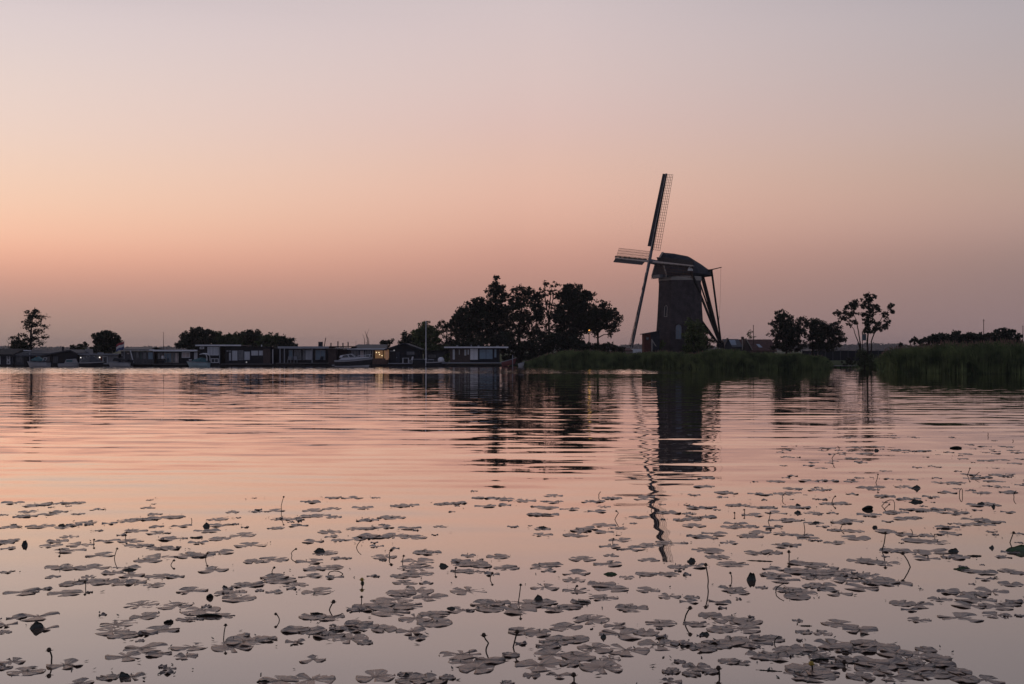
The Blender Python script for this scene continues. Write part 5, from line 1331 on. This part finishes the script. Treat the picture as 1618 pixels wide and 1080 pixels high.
ZC = """435,68,30;450,113,65;720,118,60;740,73,80;620,75,70;830,68,70;930,85,110;1010,87,130;780,98,90;1290,68,60;1380,68,70;1200,120,50;1300,128,90;1360,125,80;1420,140,70;1210,100,70;1340,98,50;1410,85,60;110,203,120;90,238,130;50,275,60;180,266,110;170,284,60;400,217,90;310,218,30;540,214,90;620,216,120;720,217,70;470,265,80;330,272,110;430,270,100;570,254,80;470,247,90;780,243,110;830,240,90;725,271,60;950,240,100;1100,222,80;1170,222,90;1280,200,120;1350,190,100;1240,205,80;1320,215,100;1130,264,90;1280,265,90;1360,240,80;1390,262,110;870,280,140;960,292,130;1060,283,80;240,322,130;350,330,140;60,330,100;110,328,80;30,354,70;90,370,140;40,378,100;500,330,120;620,310,130;680,310,90;560,352,90;400,350,110;300,360,110;640,352,60;230,398,120;210,412,100;50,405,110;290,410,80;430,382,150;380,412,80;330,434,110;440,440,120;720,385,110;680,392,100;800,360,120;900,350,150;1000,340,140;960,370,140;1080,345,120;1160,350,150;1100,335,130;1260,318,100;1300,310,80;1330,318,70;1390,348,70;1250,380,120;1310,390,130;1280,400,110;1130,412,110;1200,400,90;560,395,90;600,410,60;90,455,150;140,440,130;290,450,120;200,478,90;10,480,40;510,448,110;540,462,110;650,478,105;730,428,100;650,425,70;740,458,130;880,430,150;960,445,100;1000,470,130;1080,475,140;1130,440,120;1040,448,80;1320,432,50;1440,440,50;110,512,150;150,540,120;60,578,120;215,570,145;20,615,45;310,522,110;380,520,110;440,490,150;900,510,150;1000,520,140;1080,515,150;1160,540,180;1040,545,120;1400,520,80;1370,540,70;390,590,100;520,570,170;600,580,150;760,555,130;800,560,120;870,565,140;500,600,150;580,605,150;680,600,140;400,620,170;430,638,150;560,625,140;650,620,150;760,620,180;840,640,190;900,650,170;700,640,130;760,670,160;600,660,140;670,695,130;620,680,90;550,665,90;500,690,150;450,680,130;490,710,120;205,675,130;240,690,100;340,670,60;160,733,100;40,712,80;30,730,90;1190,690,140;1320,685,160;1280,605,130;1290,634,80;1400,600,110;1430,610,60;1240,600,100;970,738,230;1100,720,110;1130,690,90;1250,720,180;1220,745,150;1400,740,100;1420,730,80;1340,750,150;1400,655,110;1250,700,120;1010,808,110;1190,798,200;1340,788,130;1440,790,40;970,765,80;120,790,120;200,810,150;280,815,140;60,825,120;250,845,180;160,850,120;670,825,170;760,850,160;600,865,100;520,860,80;640,915,180;700,930,160;780,910,130;860,925,150;900,950,170;1000,955,170;1080,970,140;1040,935,100;780,940,100;330,885,110;290,905,200;380,890,120;200,900,160;140,915,150;90,930,130;20,915,60;340,960,150;400,965,160;450,940,150;560,950,150;600,970,120;520,930,120;200,985,100;250,990,100;60,1010,130;40,1040,90;120,1030,80;640,1000,110;700,980,100;800,990,170;880,1000,180;960,990,150;1020,1010,150;1110,1000,110;560,1030,280;540,1045,230;820,1020,180;900,1050,180;1000,1040,170;1080,1040,160;1180,1030,120;1200,1060,140;1300,1065,150;760,1050,130"""
def from_zoom(z, x, y):
    return {'A': (x / 2.996, 760 + y / 2.996), 'B': (540 + x / 2.996, 760 + y / 2.996), 'C': (1078 + x / 2.7, 680 + y / 2.7)}[z]
pads = []
seen_edge = [0]
for z, txt in (('A', ZA), ('B', ZB), ('C', ZC)):
    k = 2.7 if z == 'C' else 2.996
    for row in txt.split(';'):
        x, y, w = map(float, row.split(','))
        px, py = from_zoom(z, x, y)
        w /= k
        D = DW(py); wm_ = w * D / F
        X = (px - 809) * D / F
        if wm_ <= .42:
            pads.append((X, D, max(.10, wm_)))
        else:                                        # a raft of several leaves
            n = int(math.ceil(wm_ / .27))
            for i in range(n):
                t = (i + .5) / n - .5
                pads.append((X + t * (wm_ - .26) + random.uniform(-.05, .05), D + random.gauss(0, .055), random.uniform(.24, .37)))
# the leaves between: rafts are ragged at their margins
extra = []
for X, D, w in pads:
    if random.random() < .16:
        a = random.uniform(0, 6.28); q = random.uniform(.10, .5)
        extra.append((X + q * math.cos(a) * 1.2, D + q * math.sin(a) * 1.2, random.uniform(.05, .13)))
    if D > 14 and random.random() < .22:
        extra.append((X + random.gauss(0, .5), D + random.gauss(0, .8), random.uniform(.07, .18)))
pads += extra
for _ in range(90):                                   # loose leaves far out on the right
    py = random.uniform(682, 775); px = random.uniform(1250, 1700) - (775 - py) * random.uniform(-1.5, 1)
    if px < 1180: continue
    D = DW(py); pads.append(((px - 809) * D / F, D, random.uniform(.15, .28)))
for _ in range(60):                                   # just outside the frame
    D = random.uniform(6.0, 14); X = random.choice((-1, 1)) * (D * .47 + random.uniform(.1, 1.5)); pads.append((X, D, random.uniform(.2, .3)))

def zone(px, py):
    rows_ = ((770, "far"), (830, "upper"), (900, "middle"), (985, "lower"), (2000, "bottom"))
    cols_ = ((230, "far left"), (460, "left"), (700, "centre-left"), (930, "centre"), (1160, "centre-right"), (1390, "right"), (9000, "far right"))
    r = next(n for lim, n in rows_ if py < lim); c = next(n for lim, n in cols_ if px < lim)
    return r, c
def size_on_screen(p): return p[2] ** 2 / p[1] ** 3
inframe = [p for p in pads if abs(p[0] / p[1]) < .475 and p[1] > 7.6]
rest = [p for p in pads if p not in inframe]
inframe.sort(key=size_on_screen, reverse=True)
solo, rest = inframe[:295], inframe[295:] + rest
grid = {}
def level(X, D):
    """later leaves lie on the ones already there"""
    z = random.uniform(-.0012, .0006)
    for dx in (-1, 0, 1):
        for dy in (-1, 0, 1):
            for (a, b, zz) in grid.get((int(X // .3) + dx, int(D // .3) + dy), ()):
                if math.hypot(a - X, b - D) < .24: z = max(z, zz + .0022)
    z = min(z, .014)
    grid.setdefault((int(X // .3), int(D // .3)), []).append((X, D, z))
    return z
where_r = {"far": "among the farthest leaves", "upper": "in the upper band", "middle": "in the middle band", "lower": "in the lower band", "bottom": "along the bottom edge"}
used_l = {}
for i, (X, D, w) in enumerate(solo):
    ip = random.randrange(len(PADS))
    me = PADS[ip][0]
    o = link("lily_pad", me)
    rot = random.uniform(0, 2 * math.pi)
    px, py = 809 + X / D * F, HZ + EYE * F / D
    r, c = zone(px, py)
    near = min(math.hypot(a - X, b - D) - (q + w) / 2 for a, b, q in pads if (a, b) != (X, D))
    touch = "overlapping another" if near < -.02 else ("touching another" if near < .04 else "floating alone")
    wide = w / D * F
    size = "broad" if w > .32 else ("mid-sized" if w > .26 else "small")
    for tries in range(40):
        facing = ("right", "upper right", "back", "upper left", "left", "lower left", "front", "lower right")[int(((rot / (math.pi / 4)) + .5) % 8)]
        lab = "%s %slily pad %s, notch facing %s, %s, %s" % (size, "chewed " if PAD_CHEWED[ip] else "", touch, facing, where_r[r], c)
        if lab not in used_l: break
        rot = random.uniform(0, 2 * math.pi)
    used_l[lab] = 1
    o.location = (X, D, level(X, D)); o.scale = (w, w, 1.0)
    o.rotation_euler = (random.gauss(0, .006), random.gauss(0, .006), rot)
    tag(o, lab, "lily pad", "floating lily pads")
V = []; Fc = []; base = 0
for X, D, w in rest:
    _, v, f = PADS[random.randrange(len(PADS))]
    a = random.uniform(0, 6.28); ca, sa = math.cos(a) * w, math.sin(a) * w
    z = level(X, D)
    V.append(np.stack([v[:, 0] * ca - v[:, 1] * sa + X, v[:, 0] * sa + v[:, 1] * ca + D, v[:, 2] * 1.0 + z], axis=1))
    Fc += [tuple(q + base for q in g) for g in f]; base += len(v)
me = bpy.data.meshes.new("small_lily_leaves"); me.from_pydata(np.concatenate(V).tolist(), [], Fc)
me.polygons.foreach_set('use_smooth', [True] * len(Fc)); me.materials.append(PAD); me.update()
tag(link("small_lily_leaves", me), "carpet of smaller and more distant floating lily leaves on the calm water", "lily leaves", None, 'stuff')

# bits of leaf and stalk adrift between the pads and lying on them
Qd = []
for _ in range(1500):
    X, D, w = random.choice(pads)
    a = random.uniform(0, 6.28); q = random.uniform(0, .28)
    x, y = X + q * math.cos(a), D + q * math.sin(a)
    l = random.uniform(.006, .035); b_ = random.uniform(.003, .010); an = random.uniform(0, 3.14)
    ux, uy = math.cos(an) * l, math.sin(an) * l; vx, vy = -math.sin(an) * b_, math.cos(an) * b_
    z = random.uniform(.004, .012)
    top = [(x - ux, y - uy, z), (x - vx, y - vy, z + .002), (x + ux, y + uy, z + random.uniform(0, .012)), (x + vx, y + vy, z + .002)]
    Qd.append(top); Qd.append([(c[0], c[1], c[2] - .004) for c in reversed(top)])
tag(link("floating_leaf_litter", quads_mesh("floating_leaf_litter", np.array(Qd)), PADD), "dark specks of leaf litter drifting between and on the lily pads", "leaf litter", None, 'stuff')

# raised, folded or curled leaves
def curled(kind, w, h, seed):
    r_ = random.Random(seed); m = MB()
    nu, nv = 11, 9; rings = []
    for i in range(nu):
        u = i / (nu - 1); ring = []
        for j in range(nv):
            v = j / (nv - 1) - .5
            wd = math.sin(math.pi * (0.12 + .80 * u)) ** .6
            t = v + .5
            if kind == 'scroll':      # a low leaf rolled along its edge
                a = t * 4.0
                x = w * (u - .5); y = .4 * h * math.cos(a) * wd; z = .34 * h * wd * (1 - math.cos(a * .8)) * (.75 + .5 * u)
            else:                     # blade bent up out of the water, hood- or wedge-shaped
                prof = math.sin(math.pi * min(1, u ** .55)) ** .6 if kind == 'fold' else math.sin(math.pi * (.08 + .84 * u)) ** .55 * (.75 + .4 * u)
                x = w * (u - .5) * (1 - .2 * t); y = .35 * h * math.sin(t * 2.4) + .12 * h * math.sin(u * 6 + seed); z = .78 * h * t * prof * (1 + .12 * math.sin(u * 11 + seed))
            ring.append((x, y, max(-.01, z + r_.uniform(-.004, .004))))
        rings.append(ring)
    n = nv
    top = [[(x, y, z) for x, y, z in ring] + [(x, y + .006, z - .006) for x, y, z in reversed(ring)] for ring in rings]
    m.loft(top)
    return m
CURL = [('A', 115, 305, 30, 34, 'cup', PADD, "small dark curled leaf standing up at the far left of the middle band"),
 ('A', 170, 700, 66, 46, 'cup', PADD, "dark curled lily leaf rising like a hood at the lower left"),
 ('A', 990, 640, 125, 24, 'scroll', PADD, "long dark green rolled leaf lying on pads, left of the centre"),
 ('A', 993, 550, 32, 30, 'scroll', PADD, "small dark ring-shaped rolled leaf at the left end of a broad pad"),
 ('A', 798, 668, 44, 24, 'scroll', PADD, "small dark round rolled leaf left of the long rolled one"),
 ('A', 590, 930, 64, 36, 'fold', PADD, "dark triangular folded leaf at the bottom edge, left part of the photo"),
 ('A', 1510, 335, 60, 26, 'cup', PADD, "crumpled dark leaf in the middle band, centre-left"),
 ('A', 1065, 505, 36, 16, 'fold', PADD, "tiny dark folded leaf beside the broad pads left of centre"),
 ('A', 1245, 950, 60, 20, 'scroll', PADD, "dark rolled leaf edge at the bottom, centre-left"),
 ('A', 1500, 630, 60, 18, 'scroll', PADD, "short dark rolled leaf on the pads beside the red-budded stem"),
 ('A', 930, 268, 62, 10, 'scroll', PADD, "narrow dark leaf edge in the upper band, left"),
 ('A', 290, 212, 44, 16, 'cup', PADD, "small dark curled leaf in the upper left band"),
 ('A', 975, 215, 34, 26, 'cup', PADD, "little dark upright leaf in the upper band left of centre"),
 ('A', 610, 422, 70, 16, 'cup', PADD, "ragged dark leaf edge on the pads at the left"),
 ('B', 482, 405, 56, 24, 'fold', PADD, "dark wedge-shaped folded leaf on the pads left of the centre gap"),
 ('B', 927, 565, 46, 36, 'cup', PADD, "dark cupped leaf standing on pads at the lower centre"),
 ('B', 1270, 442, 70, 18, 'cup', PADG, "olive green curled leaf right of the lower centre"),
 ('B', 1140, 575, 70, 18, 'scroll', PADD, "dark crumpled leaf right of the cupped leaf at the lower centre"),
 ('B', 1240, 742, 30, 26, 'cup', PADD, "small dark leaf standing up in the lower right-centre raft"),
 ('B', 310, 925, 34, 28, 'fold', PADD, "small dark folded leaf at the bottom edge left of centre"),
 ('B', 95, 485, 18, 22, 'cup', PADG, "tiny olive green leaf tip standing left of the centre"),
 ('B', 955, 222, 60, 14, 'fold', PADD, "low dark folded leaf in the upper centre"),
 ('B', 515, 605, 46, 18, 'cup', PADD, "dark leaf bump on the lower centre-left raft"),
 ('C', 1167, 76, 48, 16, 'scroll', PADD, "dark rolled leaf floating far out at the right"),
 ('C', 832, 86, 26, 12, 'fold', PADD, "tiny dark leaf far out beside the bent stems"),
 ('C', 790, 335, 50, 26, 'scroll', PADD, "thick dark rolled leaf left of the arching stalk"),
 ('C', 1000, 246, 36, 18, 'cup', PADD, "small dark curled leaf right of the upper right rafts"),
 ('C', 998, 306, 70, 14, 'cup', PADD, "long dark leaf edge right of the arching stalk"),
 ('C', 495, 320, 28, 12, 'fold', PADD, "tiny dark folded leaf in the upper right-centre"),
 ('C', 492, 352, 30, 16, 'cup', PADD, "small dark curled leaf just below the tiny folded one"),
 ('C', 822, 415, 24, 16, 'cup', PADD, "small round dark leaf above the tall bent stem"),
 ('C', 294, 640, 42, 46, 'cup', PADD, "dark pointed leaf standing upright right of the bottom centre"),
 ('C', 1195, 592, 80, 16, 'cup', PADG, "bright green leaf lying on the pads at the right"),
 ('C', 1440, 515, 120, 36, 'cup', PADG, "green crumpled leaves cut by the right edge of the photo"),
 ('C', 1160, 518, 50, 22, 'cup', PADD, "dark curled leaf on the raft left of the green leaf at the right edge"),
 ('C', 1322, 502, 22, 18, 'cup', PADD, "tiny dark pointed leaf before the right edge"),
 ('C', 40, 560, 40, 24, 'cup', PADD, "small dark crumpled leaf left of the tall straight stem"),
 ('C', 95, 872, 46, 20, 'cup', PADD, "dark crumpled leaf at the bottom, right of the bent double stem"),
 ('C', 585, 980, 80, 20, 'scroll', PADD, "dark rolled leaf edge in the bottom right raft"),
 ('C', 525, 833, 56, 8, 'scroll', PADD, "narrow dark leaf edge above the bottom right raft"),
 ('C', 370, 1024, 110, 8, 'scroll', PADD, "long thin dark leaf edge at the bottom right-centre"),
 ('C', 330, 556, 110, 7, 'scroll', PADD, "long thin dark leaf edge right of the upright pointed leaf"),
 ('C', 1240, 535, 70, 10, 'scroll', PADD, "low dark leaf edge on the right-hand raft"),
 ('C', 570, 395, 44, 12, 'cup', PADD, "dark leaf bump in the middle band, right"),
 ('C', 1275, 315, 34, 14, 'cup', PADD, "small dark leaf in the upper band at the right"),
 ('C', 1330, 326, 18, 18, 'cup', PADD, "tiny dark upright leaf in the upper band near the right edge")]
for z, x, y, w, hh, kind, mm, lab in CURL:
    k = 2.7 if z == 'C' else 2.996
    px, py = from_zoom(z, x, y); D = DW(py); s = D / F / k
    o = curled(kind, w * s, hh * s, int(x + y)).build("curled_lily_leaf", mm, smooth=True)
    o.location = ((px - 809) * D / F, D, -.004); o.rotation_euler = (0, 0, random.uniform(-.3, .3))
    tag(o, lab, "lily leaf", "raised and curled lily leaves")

# stalks with seed heads; points from the waterline up
STALKS = [('A', [(1335, 138), (1330, 116), (1343, 74)], 1, "kinked thin lily stalk standing in the upper band, left of centre"),
 ('A', [(537, 366), (546, 344), (553, 320)], 1, "short leaning stalk with a round head at the left of the middle band"),
 ('A', [(968, 372), (973, 356), (980, 342)], 1, "short leaning stalk left of centre in the middle band"),
 ('A', [(1298, 438), (1286, 424), (1297, 410)], 1, "small hooked stalk with a fluffy head left of the arching leaf"),
 ('A', [(404, 508), (405, 492), (400, 478)], 1, "short upright dark stalk at the left of the lower band"),
 ('A', [(1548, 610), (1562, 596), (1578, 572)], 2, "leaning stalk with a reddish head above the centre-left raft"),
 ('A', [(1328, 657), (1322, 640), (1307, 626)], 1, "bent stalk leaning left over open water, lower left-centre"),
 ('A', [(1057, 746), (1062, 710), (1070, 679)], 1, "straight slightly leaning stalk rising from the lower left-centre raft"),
 ('A', [(243, 857), (246, 825), (237, 795)], 2, "upright stalk with a brown head at the bottom left"),
 ('A', [(595, 268), (592, 255), (598, 243)], 1, "tiny stalk with a round head in the upper left band"),
 ('A', [(448, 296), (443, 284), (447, 276)], 1, "tiny dark stalk left of the upper left pads"),
 ('A', [(282, 338), (284, 328), (283, 322)], 1, "very short stalk on the upper left pads"),
 ('A', [(1395, 352), (1375, 336), (1400, 322)], 1, "sideways v-shaped stalk in the middle band, centre-left"),
 ('A', [(905, 192), (907, 185), (905, 177)], 0, "tiny upright stalk tip in the upper band, left of centre"),
 ('A', [(806, 396), (812, 386), (822, 376)], 1, "small leaning bud right of the middle left pads"),
 ('A', [(1530, 440), (1560, 424), (1605, 426), (1622, 440)], 0, "low arching stalk over the broad pad left of centre"),
 ('B', [(1456, 140), (1472, 118), (1487, 84)], 0, "tall thin stalk leaning right beside the mill's reflection"),
 ('B', [(1283, 181), (1298, 166), (1312, 150), (1300, 142)], 1, "looped thin stalk left of the mill's reflection"),
 ('B', [(1223, 72), (1214, 62), (1224, 50)], 0, "small v-shaped stalk far out above the looped one"),
 ('B', [(60, 314), (74, 298), (90, 282)], 0, "thin stalk leaning right near the photo's centre-left"),
 ('B', [(234, 360), (222, 340), (235, 326)], 2, "hooked stalk with a dark head left of the centre gap"),
 ('B', [(288, 388), (288, 370), (293, 354)], 1, "short upright stalk just right of the hooked one"),
 ('B', [(540, 430), (536, 418), (541, 408)], 1, "very short stalk right of the wedge-shaped folded leaf"),
 ('B', [(713, 462), (701, 456), (708, 446), (713, 434)], 1, "zigzag stalk right of the wedge-shaped folded leaf"),
 ('B', [(830, 572), (842, 535), (847, 492)], 1, "slender leaning stalk rising from the central raft beside the cupped leaf"),
 ('B', [(92, 582), (94, 565), (93, 549)], 1, "short upright stalk on the dense raft left of centre"),
 ('B', [(678, 800), (684, 782), (698, 763), (680, 748), (672, 730)], 2, "s-shaped stalk in the lower centre"),
 ('B', [(800, 787), (820, 752), (830, 714)], 2, "leaning thick-headed stalk right of the s-shaped one"),
 ('B', [(1093, 514), (1104, 506), (1114, 496)], 1, "small leaning stalk in the raft right of the centre"),
 ('B', [(1284, 290), (1282, 280), (1286, 272)], 1, "short stalk with a tiny head right of the centre"),
 ('B', [(1175, 700), (1174, 735), (1182, 764), (1190, 735), (1188, 700)], 0, "narrow hairpin stalk on the lower right-centre raft"),
 ('B', [(1098, 940), (1100, 930), (1098, 918)], 2, "short thick bud at the bottom edge right of centre"),
 ('B', [(95, 492), (96, 480), (95, 466)], 3, "small greenish bud standing left of the central raft"),
 ('C', [(653, 128), (636, 118), (653, 101)], 0, "v-shaped thin stalk far out right of the mill's reflection"),
 ('C', [(820, 222), (832, 208), (836, 187)], 1, "slender curved stalk in the far right band"),
 ('C', [(636, 306), (642, 292), (654, 281)], 1, "short leaning stalk in the upper right-centre"),
 ('C', [(440, 290), (422, 280), (440, 267)], 0, "sideways stalk right of the mill's reflection"),
 ('C', [(358, 388), (372, 372), (377, 350)], 1, "curved stalk on the pads right of the mill's reflection"),
 ('C', [(265, 356), (267, 348), (265, 338)], 1, "tiny upright stalk on the pads right of the mill's reflection"),
 ('C', [(222, 362), (224, 356), (222, 350)], 1, "single tiny bud on open water right of the mill's reflection"),
 ('C', [(835, 322), (870, 298), (905, 294), (908, 330)], 0, "big arching stalk beside the thick rolled leaf at the right"),
 ('C', [(842, 336), (870, 326), (885, 316)], 1, "short stalk under the big arching stalk"),
 ('C', [(842, 512), (864, 480), (868, 438)], 2, "tall bent stalk with a round head at the right of the photo"),
 ('C', [(984, 582), (962, 552), (940, 524)], 2, "thick stalk leaning left with a big dark head at the right"),
 ('C', [(1388, 478), (1408, 458), (1415, 436)], 2, "curved stalk with a round head close to the right edge"),
 ('C', [(1420, 284), (1414, 272), (1424, 257)], 0, "thin crooked stalk at the far right edge, upper band"),
 ('C', [(1183, 272), (1181, 256), (1190, 244), (1197, 256), (1196, 272)], 0, "small upright loop of stalk in the upper right"),
 ('C', [(1205, 190), (1220, 178), (1228, 161)], 1, "short curved stalk left in the far right tuft"),
 ('C', [(1225, 200), (1245, 194), (1268, 178)], 0, "thin stalk leaning right in the far right tuft"),
 ('C', [(526, 425), (520, 410), (518, 394)], 0, "thin stalk over the middle band, right of centre"),
 ('C', [(105, 664), (112, 640), (106, 605), (101, 573)], 2, "tallest straight stalk, with its long reflection, right of the bottom centre"),
 ('C', [(208, 636), (212, 624), (206, 608)], 1, "short stalk between the tall straight one and the pointed leaf"),
 ('C', [(0, 814), (16, 784), (34, 757)], 2, "thick leaning stalk with a ragged head in the lower right-centre"),
 ('C', [(386, 908), (396, 888), (415, 880)], 0, "short hooked stalk on the bottom right raft"),
 ('C', [(396, 688), (398, 668), (430, 652)], 0, "low arched stalk on the pads right of the pointed leaf"),
 ('C', [(455, 548), (456, 532), (454, 516)], 2, "short thick stalk in the middle band, right of the pointed leaf"),
 ('C', [(553, 1022), (555, 1010), (553, 996)], 3, "yellow bud standing at the bottom right"),
 ('C', [(585, 82), (600, 72), (622, 82)], 0, "low bent stalk far out, left of the v-shaped one's neighbour"),
 ('C', [(658, 78), (672, 74), (664, 67)], 0, "tiny bent stalk far out beside the low bent one"),
 ('C', [(1282, 22), (1308, 24), (1304, 10)], 0, "bent stalk at the outermost right of the leaves"),
 ('C', [(1400, 46), (1414, 48), (1410, 40)], 0, "tiny bent stalk outermost near the right edge"),
 ('C', [(978, 440), (982, 432), (977, 422)], 0, "tiny leaning stalk in the right rafts"),
 ('C', [(1075, 458), (1077, 450), (1074, 442)], 0, "tiny upright stalk in the rafts farther right"),
 ('C', [(668, 418), (680, 404), (690, 396)], 0, "small crossed stalk on the pads left of the tall bent stalk"),
 ('C', [(688, 1000), (690, 992), (688, 984)], 2, "short dark bud standing in the bottom right raft"),
 ('C', [(155, 1046), (158, 1030), (154, 1012)], 2, "short thick bud in the bottom corner right of centre")]
for z, pts, head, lab in STALKS:
    k = 2.7 if z == 'C' else 2.996
    pp = [from_zoom(z, *p) for p in pts]
    D = DW(pp[0][1])
    o3 = Vector(((pp[0][0] - 809) * D / F, D, 0))
    P = [Vector(((a - pp[0][0]) * D / F, random.uniform(-.02, .02), max(.004, (pp[0][1] - b) * D / F))) for a, b in pp]
    P[0].z = -.08
    dense = []
    for i in range(len(P) - 1):                       # smooth the bend a little
        for t in (0, .5):
            q = P[i].lerp(P[i + 1], t)
            if t == 0 and i > 0: q = q * .8 + (P[i - 1] + P[i + 1]) * .1
            dense.append(q)
    dense.append(P[-1])
    thick = .0062 if head >= 2 else .0048
    if D > 14: thick *= 1 + (D - 14) * .05
    m = MB(); m.tube(dense, [thick * 1.15] + [thick] * (len(dense) - 2) + [thick * .8], 6)
    if head == 0: m.ball(dense[-1], thick * 1.3, 6, 4)
    o = m.build("lily_stalk", STEM, smooth=True); o.location = o3
    tag(o, lab, "lily stalk", "lily stalks standing out of the water")
    if head:
        r_ = {1: .0125, 2: .0180, 3: .0190}[head] * (1 + max(0, D - 14) * .03)
        b = MB(); b.ball(dense[-1], r_, 8, 6, (1, 1, 1.05))
        d_ = (dense[-1] - dense[-2]).normalized()
        for a in range(5):                            # the ragged star of old sepals
            an = a * R(72) + .3
            s_ = Vector((math.cos(an), math.sin(an), 0)) * r_ * 1.7 - d_ * r_ * .2
            b.bar(dense[-1] - d_ * r_ * .6, dense[-1] + s_, r_ * .5, r_ * .25, w2=r_ * .15, h2=r_ * .15)
        b.build("bud", BUDY if head == 3 else BUD, o, smooth=True)

# ------------------------------------------------------------------ haze
hb = MB(); hb.box(-1650, 1650, -40, 2560, -1.5, 24)
hz = hb.build("haze", None)
m = bpy.data.materials.new("evening_haze"); m.use_nodes = True
t = m.node_tree; t.nodes.clear()
o = t.nodes.new('ShaderNodeOutputMaterial'); v = t.nodes.new('ShaderNodeVolumePrincipled')
v.inputs['Color'].default_value = (0.85, 0.85, 0.92, 1); v.inputs['Density'].default_value = HAZE; v.inputs['Anisotropy'].default_value = .3
t.links.new(v.outputs[0], o.inputs['Volume'])
hz.data.materials.append(m)
tag(hz, "thin evening haze over the lake and far shore", "haze", None, 'stuff')
